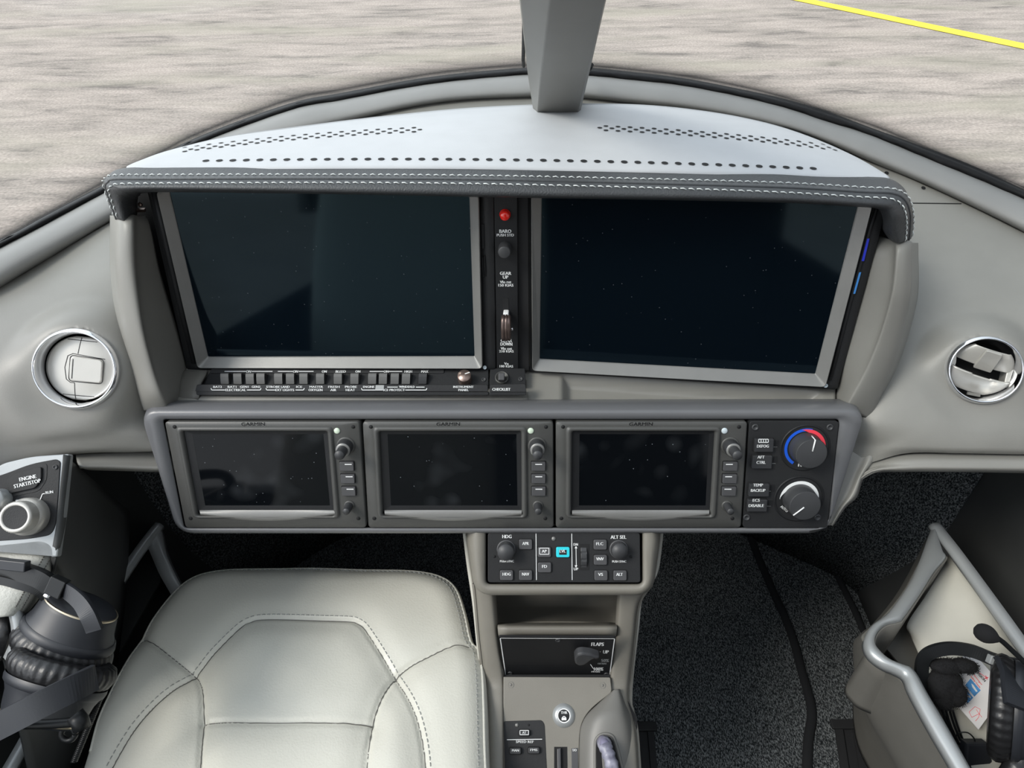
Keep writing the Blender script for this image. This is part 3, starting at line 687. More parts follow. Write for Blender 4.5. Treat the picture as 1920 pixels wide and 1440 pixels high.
slot(dr_, FR, [(1622, 444), (1626.5, 444), (1616.5, 486), (1611.5, 486)], m_bluecard, 'memory_card', .0054, 'royal blue memory card in the upper slot'); slot(dr_, FR, [(1607, 507), (1611, 507), (1600, 547), (1596, 547)], m_skycard, 'memory_card', .0054, 'sky blue memory card in the lower slot')
# small parts glimpsed in the gap left of the left display
mb = MB(); mb.lathe((0, 0), [(.0022, 0), (.0022, .002), (.001, .003), (.0001, .003)], 14)
fz = axes_frame(FL.W(264, 384, .0), (1, 0, 0), -FW); mb.v = [fz.M@p for p in mb.v]; mb.box(FL.W(265, 394, -.002), (.008, .004, .003)); mesh('connector', mb, m_copper, dl, FL, True)

# ================================================================== CENTRE STRIP WITH LANDING GEAR LEVER
lg = thing('landing_gear_panel', 'narrow black upright panel between the displays with red light and gear lever', 'control panel', FC)
mb = MB(); mb.prism([FC.l2(927, 362), FC.l2(970, 362), FC.l2(972, 690), FC.l2(932, 690)], -.01, .006, .0006); mesh('faceplate', mb, m_blk, lg)
mb = MB(); mb.prism([FC.l2(903, 362), FC.l2(990, 362), FC.l2(992, 694), FC.l2(908, 694)], -.012, .0015, .0004); mesh('backing_strip', mb, m_hole, lg)
TX = MB()
c = FC.l(947, 402, .006); mb = MB(); r = 9.3*FC.k(947, 402); mb.lathe(c, [(r*1.1, .006), (r*1.12, .007), (r, .0075), (r, .011)]+[(r*math.cos(a), .011+r*.6*math.sin(a)) for a in (.3, .6, .9, 1.2, 1.45)]+[(.0001, .011+r*.6)], 32); mesh('warning_light', mb, m_red, lg, label='red domed warning light')
def at(F, px, py, w): return F.l(px, py, w)
c = FC.l(947, 464, .006); r = 12*FC.k(947, 464); mb = MB(); mb.lathe(c, [(r, .006), (r, .020), (r*.93, .0225), (r*.8, .023), (.0001, .023)], 40); mesh('pressure_knob', mb, m_knob, lg)
mb = MB(); mb.prism([FC.l2(*p) for p in ((943, 555), (954, 555), (954.5, 618), (944, 618))], .005, .0064); mesh('lever_slot', mb, m_hole, lg)
# gear lever: white arm in the slot, dark wheel shaped knob
mb = MB(); p0, p1 = FC.l(949, 592, -.002), FC.l(949, 600, .025); mb.box((FC.l(949, 589, .009)), (.0058, .008, .012)); mesh('lever_arm', mb, m_white, lg, bevel=.001)
c = FC.l(949, 615, .024)
mb = MB(); R_ = .0155; prof = [(-.0052, R_*.80), (-.0052, R_*.9), (-.0040, R_*.98), (-.0016, R_), (-.0012, R_*.95), (-.0004, R_*.95), (0, R_), (.0012, R_), (.0016, R_*.95), (.0024, R_*.95), (.004, R_*.98), (.0052, R_*.9), (.0052, R_*.80)]
mb.loft([[Vector((c.x+x, c.y+q*math.cos(a)*1.0, c.z+q*.62*math.sin(a))) for a in [2*math.pi*i/36 for i in range(36)]] for x, q in prof], cap0=True, cap1=True); mesh('lever_wheel', mb, m_bronze, lg, label='dark bronze wheel-shaped lever knob')
mb = MB(); mb.tube([Vector((c.x+.005, c.y-.001, c.z)), Vector((c.x+.0075, c.y-.001, c.z))], .002, 12); mesh('lever_pin', mb, m_chrome, lg)
for s, x, y, ww, hh in (('BARO', 947.5, 433.5, 22, 6.5), ('PUSH STD', 947.5, 440.8, 32, 5), ('GEAR', 948, 512.5, 21, 6), ('UP', 948, 519.7, 10, 6), ('Vlo ret', 948, 528.7, 21, 5), ('150 KIAS', 948.5, 534.8, 28, 5), ('GEAR', 949.5, 638.5, 21, 6), ('DOWN', 949.5, 645.2, 22, 6), ('Vlo ext', 949.5, 653.5, 21, 5), ('210 KIAS', 949.5, 658.7, 27, 4.5), ('Vo', 949.5, 681.8, 8, 4.5), ('180 KIAS', 949.5, 686.8, 25, 4.5)):
    text(TX, FC, s, x, y, ww, hh, .0064)
mesh('lettering', TX, m_white, lg)

# ================================================================== SWITCH PANEL ON THE LEDGE
FS = Frame(640, 715, .795, 66, -.6)
sw = thing('switch_panel', 'long black switch panel below the left display with a long row of grey rockers', 'control panel', FS)
mb = MB(); mb.prism([FS.l2(*p) for p in ((399, 690), (916, 692), (916, 724), (377, 724))], -.006, .001, .0006); mesh('faceplate', mb, m_blk, sw)
# front label strip, tilted towards the crew
FSL = Frame(640, 730, .778, 38, -.6)
def lip(pts, w0, w1): 
    return [FS.g(FSL.M@Vector((*FSL.l2(x, y), q))) for q in (w0, w1) for x, y in pts]
def strip(nm, pts, w0, w1, m, r=.0015):
    mb = MB(); poly = rpoly([Vector((*FSL.l2(*p), 0)) for p in pts], r, 3); poly = [p[:2] for p in poly]
    mb.prism(poly, w0, w1, .0004); mb.v = [FS.g(FSL.M@p) for p in mb.v]; return mesh(nm, mb, m, sw)
strip('label_strip', ((370, 721), (915, 721.5), (915, 734), (367, 734)), -.006, .0015, m_blk2)
strip('front_edge', ((368, 733), (916, 735), (916, 741), (369, 741)), -.008, .0005, m_blk)
mb = MB(); mb.prism([p[:2] for p in rpoly([Vector((*FS.l2(*q), 0)) for q in ((399, 690.5), (833, 692), (833, 701), (395, 701))], .0015, 3)], .0005, .0022, .0004); mesh('label_strip', mb, m_blk2, sw)
for i, x in enumerate((425, 449, 472, 492, 525, 547, 572, 603, 636, 667, 700, 720, 742, 763, 794)):
    mb = MB(); hw = 7.5; k = FS.k(x, 712); prof = []
    # housing well
    wl = MB(); wl.prism([FS.l2(*p) for p in ((x-7.5, 701.5), (x+12, 701.5), (x+8, 722), (x-12, 722))], .0005, .0014); mesh('rocker_well', wl, m_hole, sw)
    a, b = FS.l(x+1.5, 703, .001), FS.l(x-1.5, 722, .001); d = b-a; sd_ = Vector((1, 0, 0))*(hw*k)
    ring = []
    for t, h in ((0, 0), (0, .005), (.18, .0085), (.45, .0072), (.75, .0050), (1, .0035), (1, 0)):
        p = a+d*t; ring.append([p-sd_+Vector((0, 0, 0)), p-sd_+Vector((0, 0, h)), p+sd_+Vector((0, 0, h)), p+sd_])
    mb.loft([[r[1], r[2]] for r in ring], closed=False, smooth=False)
    for s_ in (1, 2): mb.add([r[s_] for r in ring[1:-1]]+[ring[0][0 if s_ == 1 else 3]]+[], [list(range(len(ring)-1))])
    mb.add([r[1] for r in ring]+[r[2] for r in ring], [list(range(len(ring))), list(range(len(ring), 2*len(ring)))])
    mesh('rocker_switch', mb, m_btn_dark if i == 14 else m_rock, sw, bevel=.0006)
TX = MB()
def st_(s, x, y, ww, hh=5.0): text(TX, FS, s, x, y, ww, hh, .0026, bold=.008)
def sl_(s, x, y, ww, hh=4.6):
    m0 = len(TX.v); text(TX, FSL, s, x, y, ww, hh, .0018, bold=.008); TX.v[m0:] = [FS.g(FSL.M@p) for p in TX.v[m0:]]
def ll_(x0, y0, x1, y1, F=None):
    m0 = len(TX.v); line(TX, FSL, x0, y0, x1, y1, 1.2, .0018); TX.v[m0:] = [FS.g(FSL.M@p) for p in TX.v[m0:]]
for s, x, ww in (('ON', 466, 9), ('ON', 554, 9), ('ON', 608, 9), ('BLEED', 639, 19), ('ON', 671, 9), ('ON', 724, 9), ('HIGH', 765.5, 14), ('MAX', 796.5, 13)): st_(s, x, 696.5, ww, 4.4)
for x0, x1 in ((421, 461), (472, 511), (521, 549), (560, 588), (693, 719), (729, 754)): line(TX, FS, x0, 696.3, x1, 696.3, 1.4, .0026)
for s, x, ww in (('BAT2', 408, 16), ('BAT1', 435, 16), ('GEN1', 458, 16), ('GEN2', 480, 16), ('STROBE', 512, 25), ('LAND', 535, 16), ('ICE', 561, 11), ('MASTER', 593, 25), ('FRESH', 626, 21), ('PROBE', 658, 22), ('ENGINE', 691.5, 21), ('WINDSHLD', 763, 29), ('INSTRUMENT', 869, 38)): sl_(s, x, 725.3, ww, 3.9)
for s, x, ww in (('ELECTRICAL', 442, 38), ('EXT LIGHTS', 534, 35), ('OXYGEN', 591.5, 26), ('AIR', 625, 11), ('HEAT', 657, 17), ('ICE PROTECT', 739, 40), ('PANEL', 869, 19)): sl_(s, x, 731.2, ww, 4.2)
for x0, x1, e in ((397, 422, 0), (463, 488, 1), (500, 516, 0), (554, 569, 1), (679, 718, 0), (760, 799, 1)):
    ll_(x0, 731.2, x1, 731.2); ll_((x0, x1)[e], 731.2, (x0-1.5, x1+1.5)[e], 727.8)
ll_(726, 725.8, 746, 725.8); ll_(780, 725.8, 796, 725.8)
mesh('lettering', TX, m_white, sw)
strip('grey_patch', ((705, 722), (721, 722), (720, 731), (704, 731)), .001, .0019, m_grey_print, .0003)
FK = Frame(873, 708, .789, 66, 0)
def cyl_thing_part(nm, parent, F, c, prof, m, seg=40, kn=0, amp=0, lab=None, cap=True):
    mb = MB(); mb.lathe(c, prof, seg, kn, amp, cap=cap); return mesh(nm, mb, m, parent, label=lab)
c = FS.l(872, 713, .001); r = 12.5*FS.k(872, 712)
cyl_thing_part('dimmer_knob', sw, FS, c, [(r, .001), (r, .0125), (r*.94, .0135), (.0001, .0135)], m_copper, 48, lab='bronze dimmer knob')
mb = MB(); mb.box((c.x+r*.45, c.y+r*.35, .0137), (r*.75, .0009, .0006), Matrix.Rotation(rad(20), 3, 'Z')); mesh('pointer', mb, m_white, sw)
screw(sw, FS, 907, 712, 4.5, .001)

ck = thing('checklist_panel', 'small black panel with a toggle knob marked checklist, at the end of the switch panel', 'control panel', FS)
mb = MB(); mb.prism([p[:2] for p in rpoly([Vector((*FS.l2(*q), 0)) for q in ((919, 691), (984, 691), (986, 722), (918, 722))], .001, 3)], -.006, .001, .0006); mesh('faceplate', mb, m_blk, ck)
def stripc(nm, pts, w0, w1, m, r=.0015):
    mb = MB(); poly = [p[:2] for p in rpoly([Vector((*FSL.l2(*p), 0)) for p in pts], r, 3)]
    mb.prism(poly, w0, w1, .0004); mb.v = [FS.g(FSL.M@p) for p in mb.v]; return mesh(nm, mb, m, ck)
stripc('label_strip', ((919, 721), (985, 720), (987, 735), (918, 735)), -.006, .0015, m_blk2)
stripc('front_edge', ((918, 734), (987, 734), (986, 741), (918, 741)), -.008, .0005, m_blk)
c = FS.l(941, 709, .001); r = 13*FS.k(941, 710)
mb = MB(); mb.lathe(c, [(r, .001), (r, .003), (r*.86, .0045), (r*.8, .003), (.0001, .003)], 32); mesh('knob_collar', mb, m_gtc, ck)
mb = MB(); mb.lathe((c.x, c.y-.001), [(r*.35, .003), (r*.35, .010), (.0001, .010)], 16); mesh('toggle', mb, m_btn, ck)
mb = MB(); mb.box((c.x, c.y-.003, .009), (.007, .009, .006)); mesh('toggle', mb, m_btn, ck, bevel=.001)
screw(ck, FS, 976, 711, 4.5, .001); TX = MB(); m0 = 0; text(TX, FSL, 'CHECKLIST', 940, 730, 34, 5, .0018, bold=.008); TX.v = [FS.g(FSL.M@p) for p in TX.v]; mesh('lettering', TX, m_white, ck)

# ================================================================== TOUCH CONTROLLERS
def unit(quad, label, light, s_k=.915):
    t = thing('touch_controller', label, 'touch screen controller', FG, 'touch screen controllers')
    q = [Vector(p) for p in quad]
    def B(a, b): return (1-b)*((1-a)*q[0]+a*q[1])+b*((1-a)*q[3]+a*q[2])
    def l(a, b, w=0): p = B(a, b); return FG.l(p.x, p.y, w)
    out = [p[:2] for p in ccw(rpoly([l(0, 0), l(1, 0), l(1, 1), l(0, 1)], .004, 4))]
    rimo = [p[:2] for p in ccw(rpoly([l(.052, .045), l(.862, .045), l(.862, .90), l(.052, .90)], .005, 4))]
    mb = MB(); mb.ring(out, rimo, [(0, -.02), (0, .0022), (.05, .003), (1, .003)]); mesh('faceplate', mb, m_gtc, t)
    # raised rim round the glass, with the curved chin below it
    wo = rimo; rin = [p[:2] for p in ccw(rpoly([l(.085, .088), l(.832, .088), l(.828, .885), l(.082, .885)], .003, 4))]
    mb = MB(); mb.ring(wo, rin, [(0, .003), (.25, .0058), (.7, .0058), (1, .003), (1, .0005)]); mesh('screen_rim', mb, m_gtc, t)
    n = 28; top = [l(.088+(.74)*i/n, .845, .0016) for i in range(n+1)]; bot = [l(.088+(.74)*i/n, .875+.055*math.sin(math.pi*i/n), .0066) for i in range(n+1)]
    b2 = [l(.088+(.74)*i/n, .89+.058*math.sin(math.pi*i/n), .003) for i in range(n+1)]
    mb = MB(); mb.loft([top, bot], closed=False); mb.loft([bot, b2], closed=False); mesh('chin', mb, m_bezel, t)
    fr = [p[:2] for p in ccw(rpoly([l(.085, .088), l(.832, .088), l(.828, .86), l(.082, .86)], .003, 4))]; si = [p[:2] for p in ccw(rpoly([l(.125, .125), l(.806, .125), l(.806, .80), l(.125, .80)], .0006, 4))]
    mb = MB(); mb.ring(fr, si, [(0, .0012), (1, .0004)]); mesh('inner_frame', mb, m_blk, t)
    mb = MB(); mb.add([(x, y, .0003) for x, y in offs(si, -.002)], [list(range(len(si)))]); mesh('screen', mb, m_scr2, t)
    for a, b in ((.038, .058), (.962, .058), (.030, .925), (.955, .925)):
        p = B(a, b); pin(t, FG, p.x, p.y, 3.6, .0034)
    p = B(.882, .085); c = l(.882, .085); cyl_thing_part('light_sensor', t, FG, c, [(.0034, .003), (.0034, .0038), (.0024, .0044), (.0001, .0046)], light, 20)
    c = l(s_k, .225); k = FG.k(p.x, p.y)
    cyl_thing_part('outer_knob', t, FG, c, [(17.5*k, .003), (17.5*k, .0042), (15*k, .0046)], m_gtc, 48, lab=None)
    o = cyl_thing_part('outer_knob', t, FG, c, [(14*k, .004), (14.4*k, .0055, 1), (14.4*k, .0155, 1), (13.4*k, .0168), (8.8*k, .0172), (.0001, .0172)], m_knob, 96, 1, .0005)
    o2 = cyl_thing_part('inner_knob', o, FG, c, [(9.4*k, .017), (9.4*k, .0305, 1), (8.6*k, .032), (.0001, .0322)], m_knob, 48, 1, .0004)
    o3 = cyl_thing_part('collar', o, FG, c, [(13.3*k, .0168), (11.6*k, .0177), (9.6*k, .0178)], m_bezel, 48, cap=False)
    for b in (.413, .53, .648):
        p0, p1, p2, p3 = l(.884, b-.04), l(.958, b-.04), l(.957, b+.042), l(.883, b+.042)
        gr = MB(); gr.prism([x[:2] for x in rpoly(offs3(ccw3([p0, p1, p2, p3]), -.0008), .0012, 3)], .0026, .0034); 
        bt = mesh('push_button', MB().prism([x[:2] for x in rpoly(ccw3([p0, p1, p2, p3]), .0011, 3)], .003, .0062, .0006), m_btn, t)
        mesh('button_surround', gr, m_hole, t)
        tm = MB(); pc = B(.922, b); line(tm, FG, pc.x-6.5, pc.y, pc.x+6.5, pc.y, 1.8, .0066); mesh('button_mark', tm, m_white, bt)
    c = l(.916, .79)
    cyl_thing_part('joystick', t, FG, c, [(10.5*k, .003), (10.5*k, .0038), (8.6*k, .0046)], m_gtc, 40)
    cyl_thing_part('joystick', t, FG, c, [(7.6*k, .004), (7.8*k, .006, 1), (6.9*k, .018, 1), (6.2*k, .019), (.0001, .0192)], m_knob, 40, 1, .0004)
    tm = MB(); pc = B(.447, .032); text(tm, FG, 'GARMIN', pc.x, pc.y, 44, 6.6, .0033, bold=.008); mesh('lettering', tm, m_blk, t)
    tm = MB(); text(tm, FG, 'GARMIN', pc.x+.7, pc.y+1.1, 44, 6.0, .00325, bold=.01); mesh('lettering', tm, m_bezel, t)
    return t
def ccw3(p):
    a = sum(p[i-1][0]*p[i][1]-p[i][0]*p[i-1][1] for i in range(len(p)))
    p = p if a > 0 else p[::-1]; return [Vector((x[0], x[1], 0)) for x in p]
def offs3(p, d): return [Vector((*x, 0)) for x in offs([(q[0], q[1]) for q in p], d)]
unit([(311, 789), (675, 789), (688, 987), (350, 987)], 'leftmost of the three touch screen controllers, spotted with fingerprints', m_green, .922)
unit([(681, 789), (1037, 789), (1038, 987), (692, 987)], 'middle of the three touch screen controllers, smeared across its dark glass', m_green)
unit([(1042, 789), (1400, 789), (1388, 987), (1042, 987)], 'rightmost of the three touch screen controllers, directly left of the climate dials', m_lens)

# ================================================================== CLIMATE PANEL
cl = thing('climate_panel', 'dark climate control panel with two round dials, one ringed blue and red', 'control panel', FG)
F = FG
mb = MB(); mb.prism([p[:2] for p in rpoly([F.l(*p) for p in ((1404, 788), (1571, 788), (1549, 987), (1391, 987))], .004, 4)], -.02, .003, .0006); mesh('faceplate', mb, m_blk2, cl)
for x, y in ((1416, 801), (1556, 801), (1400, 970), (1533, 970)): screw(cl, F, x, y, 6.5, .003)
TX = MB()
for (x0, y0, x1, y1), l1, l2 in (((1411, 819, 1447, 843), None, 'DEFOG'), ((1407, 850, 1444, 874), 'AFT', 'CTRL'), ((1401, 903, 1439, 926), 'TEMP', 'BACKUP'), ((1398, 932, 1435, 954), 'ECS', 'DISABLE')):
    sh = -1.0
    pts = ccw3([F.l(x0+1, y0), F.l(x1, y0), F.l(x1-1.5, y1), F.l(x0-1, y1)])
    gr = MB(); gr.prism([p[:2] for p in rpoly(offs3(pts, -.0008), .001, 3)], .0026, .0034); mesh('button_surround', gr, m_hole, cl)
    bt = mesh('push_button', MB().prism([p[:2] for p in rpoly(pts, .0011, 3)], .003, .0075, .0007), m_btn_dark, cl)
    tm = MB(); cx, cy = (x0+x1)/2+1.5, (y0+y1)/2
    if l1: text(tm, F, l1, cx, cy-5, {'AFT': 13, 'TEMP': 18, 'ECS': 13}[l1], 5.4, .0079, bold=.008)
    else:
        for a in ((-9, -8, 9, -8), (9, -8, 9, -2), (9, -2, -9, -2), (-9, -2, -9, -8)): line(tm, F, cx+a[0]+1, cy+a[1]+.5, cx+a[2]+1, cy+a[3]+.5, 1.4, .0079)
        for k in (-4.5, 0, 4.5): line(tm, F, cx+k+1, cy-8, cx+k+1, cy-1, 1.4, .0079)
    text(tm, F, l2, cx-(0 if l2 != 'DEFOG' else 0), cy+5.5-(.5 if l1 else 0), {'DEFOG': 22, 'CTRL': 17, 'BACKUP': 27, 'DISABLE': 28}[l2], 5.4, .0079, bold=.008)
    mesh('button_mark', tm, m_white, bt)
    tm = MB(); tm.prism([F.l2(*p) for p in ((x1+5, y0+4), (x1+12, y0+4), (x1+11, y1-7), (x1+4, y1-7))], .0028, .0034); mesh('indicator_slot', tm, m_blk, cl)
    line(TX, F, x1+3.5, y1-5, x1+10.5, y1-5, .8, .0034)
mesh('lettering', TX, m_grey_print, cl)
def arc(mb, c, r0, r1, a0, a1, w, n=60, taper=False):
    v = []
    for i in range(n+1):
        t = i/n; a = rad(a0+(a1-a0)*t)
        e = 1 if not taper else min(1, max(.08, math.sin(math.pi*t)*1.6))
        m_ = r1-(r1-r0)*e
        v += [(c.x+m_*math.cos(a), c.y+m_*math.sin(a), w), (c.x+r1*math.cos(a), c.y+r1*math.sin(a), w)]
    mb.add(v, [[2*i, 2*i+1, 2*i+3, 2*i+2] for i in range(n)])
for (x, y), nm in (((1509.5, 839.5), 'temp'), ((1498, 935), 'fan')):
    c = F.l(x, y, .003); k = F.k(x, y); R0 = 47*k
    cyl_thing_part('dial_well', cl, F, c, [(R0, .003), (R0*.99, .0038), (R0*.94, .0040), (R0*.86, .0022), (R0*.5, .0022)], m_blk, 64, cap=False)
    ring = MB()
    if nm == 'temp':
        arc(ring, c, 33.5*k, 39*k, 238, 75, .0037); mesh('cold_scale', ring, m_blue, cl)
        ring = MB(); arc(ring, c, 31*k, 37.5*k, 105, 8, .0040, taper=True); mesh('warm_scale', ring, m_redp, cl)
    else:
        arc(ring, c, 28*k, 36.5*k, 180, -8, .0038, taper=True); mesh('fan_scale', ring, m_white, cl)
    h = .0215
    kb = cyl_thing_part('dial_knob', cl, F, c, [(30.5*k, .003), (29.8*k, .008), (28.6*k, h-.001), (28*k, h-.0002), (27*k, h), (.0001, h)], m_knob, 72)
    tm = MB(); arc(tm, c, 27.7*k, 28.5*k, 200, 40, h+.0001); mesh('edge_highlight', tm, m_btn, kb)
    tm = MB()
    if nm == 'temp':
        a = rad(84); p0 = Vector((c.x+math.cos(a)*27.5*k, c.y+math.sin(a)*27.5*k, h+.0004)); p1 = Vector((c.x+math.cos(a)*5*k, c.y+math.sin(a)*6*k, h+.0004))
        tm.tube([p0, p1], .0008, 6); tm.tube([p0, Vector((c.x+math.cos(a)*29.5*k, c.y+math.sin(a)*29.6*k, .012))], .0008, 6)
    else:
        a = rad(222); tm.tube([Vector((c.x+math.cos(a)*27.5*k, c.y+math.sin(a)*27.5*k, h+.0004)), Vector((c.x+math.cos(a)*3*k, c.y+math.sin(a)*3*k, h+.0004))], .0008, 6)
    mesh('pointer', tm, m_white, kb)
TX = MB(); text(TX, F, 'AUTO', 1470.5, 954, 16, 5, .0042, rot=-40, bold=.008); text(TX, F, '1', 1497.5, 872, 2, 5.5, .0042, bold=.008, rot=-8); text(TX, F, 'w', 1502, 873.5, 4, 3.5, .0042, rot=-15); mesh('lettering', TX, m_white, cl)

# ================================================================== CENTRE CONSOLE
CF = world_frame(P(1045, 1250, .86))
con = thing('centre_console', 'tapering taupe centre console between the seats with an open cubby', 'console', CF)
m_con = mat('taupe_console', (.205, .193, .167), .5, bump=.15, bscale=900, var=.04)
def cpart(nm, mb, m=None, **k): return mesh(nm, mb, m or m_con, con, CF, True, **k)
FA = Frame(1057, 1045, .795, 41)
FF = Frame(1045, 1230, .845, 3)
# pod round the autopilot panel: closed loops from the opening outwards
def wl(F, pts, w, r): return rpoly([F.W(x, y, w) for x, y in pts], r, 8)
ai = wl(FA, [(911, 985), (1204, 985), (1204, 1095), (911, 1095)], -.02, .006)
ai2 = wl(FA, [(911, 985), (1204, 985), (1204, 1095), (911, 1095)], -.002, .006)
aj = wl(FA, [(908, 983), (1207, 983), (1207, 1098), (908, 1098)], .001, .007)
ak = wl(FA, [(889, 983), (1226, 983), (1216, 1109), (898, 1109)], .004, .018)
al = wl(FA, [(876, 983), (1238, 983), (1222, 1116), (892, 1116)], -.006, .022)
am = wl(FA, [(871, 983), (1241, 983), (1224, 1116), (890, 1116)], -.022, .022)
an = wl(FA, [(871, 983), (1241, 983), (1222, 1108), (890, 1108)], -.10, .022)
mb = MB(); mb.loft([ai, ai2, aj, ak, al, am, an]); cpart('panel_pod', mb)
mb = MB(); mb.add([FA.W(x, y, -.019) for x, y in ((905, 980), (1210, 980), (1210, 1100), (905, 1100))], [[0, 1, 2, 3]]); cpart('pod_back', mb, m_hole)
# front of the console below the pod: side rails, cubby, sloping deck
def dc(y):   # depth down the face of the console
    return .845+(y-1110)*.00012 if y < 1275 else .865-(y-1275)*.00034
rl = []
for y, xa, xb, xc, xd in ((1095, 888, 896, 916, 926), (1130, 892, 901, 920, 928), (1190, 897, 907, 926, 933), (1270, 906, 916, 938, 944), (1310, 908, 920, 940, 944), (1360, 908, 920, 940, 944), (1460, 908, 920, 940, 944)):
    d = dc(y); rl.append([P(xa, y, d+.12), P(xa, y, d+.012), P(xa+2, y, d+.002), P(xb, y, d-.006), P(xc, y, d-.008), P(xd, y, d-.003), P(xd+3, y, d+.006)])
mb = MB(); mb.surf(rl, 5, 5); cpart('side_rail', mb, solid=.003)
rl = []
for y, xa, xb, xc, xd in ((1095, 1222, 1212, 1170, 1163), (1130, 1199, 1191, 1166, 1159), (1190, 1191, 1184, 1162, 1155), (1270, 1183, 1174, 1150, 1144), (1310, 1181, 1172, 1150, 1145), (1345, 1189, 1180, 1160, 1150), (1380, 1195, 1188, 1168, 1155), (1460, 1200, 1193, 1172, 1158)):
    d = dc(y); rl.append([P(xa, y, d+.12), P(xa, y, d+.012), P(xa-2, y, d+.002), P(xb, y, d-.006), P(xc, y, d-.008), P(xd, y, d-.003), P(xd-3, y, d+.006)])
mb = MB(); mb.surf(rl, 5, 5); cpart('side_rail', mb, solid=.003)
# bright plastic edge strips along the outer flanks
for pts in ([(871, 995, .885), (879, 1060, .88), (889, 1127, .872), (897, 1205, .87), (903, 1262, .88)], [(1240, 995, .885), (1236, 1035, .88), (1228, 1077, .88), (1202, 1118, .872), (1194, 1180, .868), (1184, 1268, .885), (1182, 1320, .885), (1189, 1350, .865), (1196, 1440, .83)]):
    mb = MB(); mb.tube(cr([P(*p) for p in pts], 4), .0028, 8); cpart('edge_strip', mb, m_inner)
# broad bar under the cubby
mb = MB()
mb.surf([[P(x, 1166, .90) for x in (933, 1045, 1157)], [P(x, 1170, .858) for x in (933, 1045, 1157)], [P(x, 1175, .841) for x in (933, 1045, 1157)], [P(x, 1188, .840) for x in (934, 1045, 1156)], [P(x, 1193, .848) for x in (935, 1045, 1155)]], 4, 4); cpart('cross_bar', mb, solid=.003)
# cubby: curved back wall, floor and cheeks
mb = MB()
mb.surf([[P(918, 1098, .86), P(922, 1098, .96), P(975, 1095, 1.01), P(1045, 1094, 1.02), P(1115, 1095, 1.01), P(1166, 1098, .96), P(1172, 1098, .86)],
         [P(922, 1130, .86), P(928, 1130, .95), P(978, 1130, 1.0), P(1045, 1130, 1.01), P(1112, 1130, 1.0), P(1160, 1130, .95), P(1166, 1130, .86)],
         [P(928, 1158, .86), P(938, 1150, .93), P(985, 1145, .975), P(1045, 1143, .985), P(1105, 1145, .975), P(1150, 1150, .93), P(1160, 1158, .86)],
         [P(930, 1176, .855), P(945, 1172, .875), P(990, 1168, .882), P(1045, 1167, .885), P(1100, 1168, .882), P(1145, 1172, .875), P(1158, 1176, .855)]], 6, 6)
cpart('cubby', mb, solid=.003)
# sloping deck plate with its notches
FD = Frame(1045, 1345, .838, 63)
dpl = [(944, 1269), (1144, 1270), (1147, 1298), (1120, 1318), (1102, 1335), (1090, 1355), (1086, 1380), (1085, 1450), (943, 1450)]
mb = MB(); mb.prism([p[:2] for p in rpoly([FD.l(*p) for p in dpl], [.001, .002, .004, .01, .01, .01, .01, .001, .001], 4)], -.006, .002, .0008); mb.v = [FD.M@p for p in mb.v]; cpart('deck_plate', mb)
mb = MB(); mb.prism([FD.l2(*p) for p in ((938, 1265), (1152, 1265), (1195, 1345), (1205, 1470), (936, 1470))], -.02, -.006, 0); mb.v = [FD.M@p for p in mb.v]; cpart('deck_base', mb, m_hole)
# raised grey surround of the throttle slot, swelling towards the crew
rows = []
def fd(px, py, w): return FD.W(px, py, w)
for y, xs in ((1292, (1150, 1152, 1156, 1160, 1163)), (1318, (1122, 1135, 1150, 1165, 1172)), (1340, (1100, 1120, 1145, 1168, 1182)), (1362, (1089, 1112, 1142, 1172, 1188)), (1390, (1086, 1108, 1140, 1174, 1192)), (1460, (1085, 1106, 1140, 1176, 1198))):
    h = min(1, (y-1285)/60)
    rows.append([fd(xs[0], y, -.004), fd(xs[0]+2, y, .003), fd(xs[1], y, .004+.012*h), fd(xs[2], y, .004+.016*h), fd(xs[3], y, .003+.012*h), fd(xs[4], y, -.002)])
mb = MB(); mb.surf(rows, 5, 5); cpart('throttle_surround', mb, m_post, solid=.002)
TB = BVHTree.FromPolygons([tuple(p) for p in mb.v], mb.f)
def onbvh(b, px, py, off=.0006):
    q = ray(px, py).normalized(); h, n, i, d = b.ray_cast(CAM, q)
    if h is None: h = FD.W(px, py, .018); n = FD.n
    if n.dot(q) > 0: n = -n
    return h+n*off
sl = rpoly([Vector((x, y, 0)) for x, y in ((1119, 1400), (1119, 1392), (1122, 1383), (1130, 1380), (1143, 1381), (1150, 1390), (1156, 1412), (1166, 1450), (1119, 1450))], 3, 3)
mb = MB(); mb.add([onbvh(TB, x, y, .0012) for x, y, z in sl], [list(range(len(sl)))]); cpart('throttle_slot', mb, m_hole)
mb = MB(); sl2 = [(1116, 1450), (1116, 1400), (1118, 1386), (1126, 1378), (1137, 1376), (1148, 1380), (1154, 1392), (1160, 1412), (1169, 1450)]
mb.tube(cr([onbvh(TB, x, y, .0003) for x, y in sl2], 4), .0018, 8); cpart('slot_rim', mb, m_post)

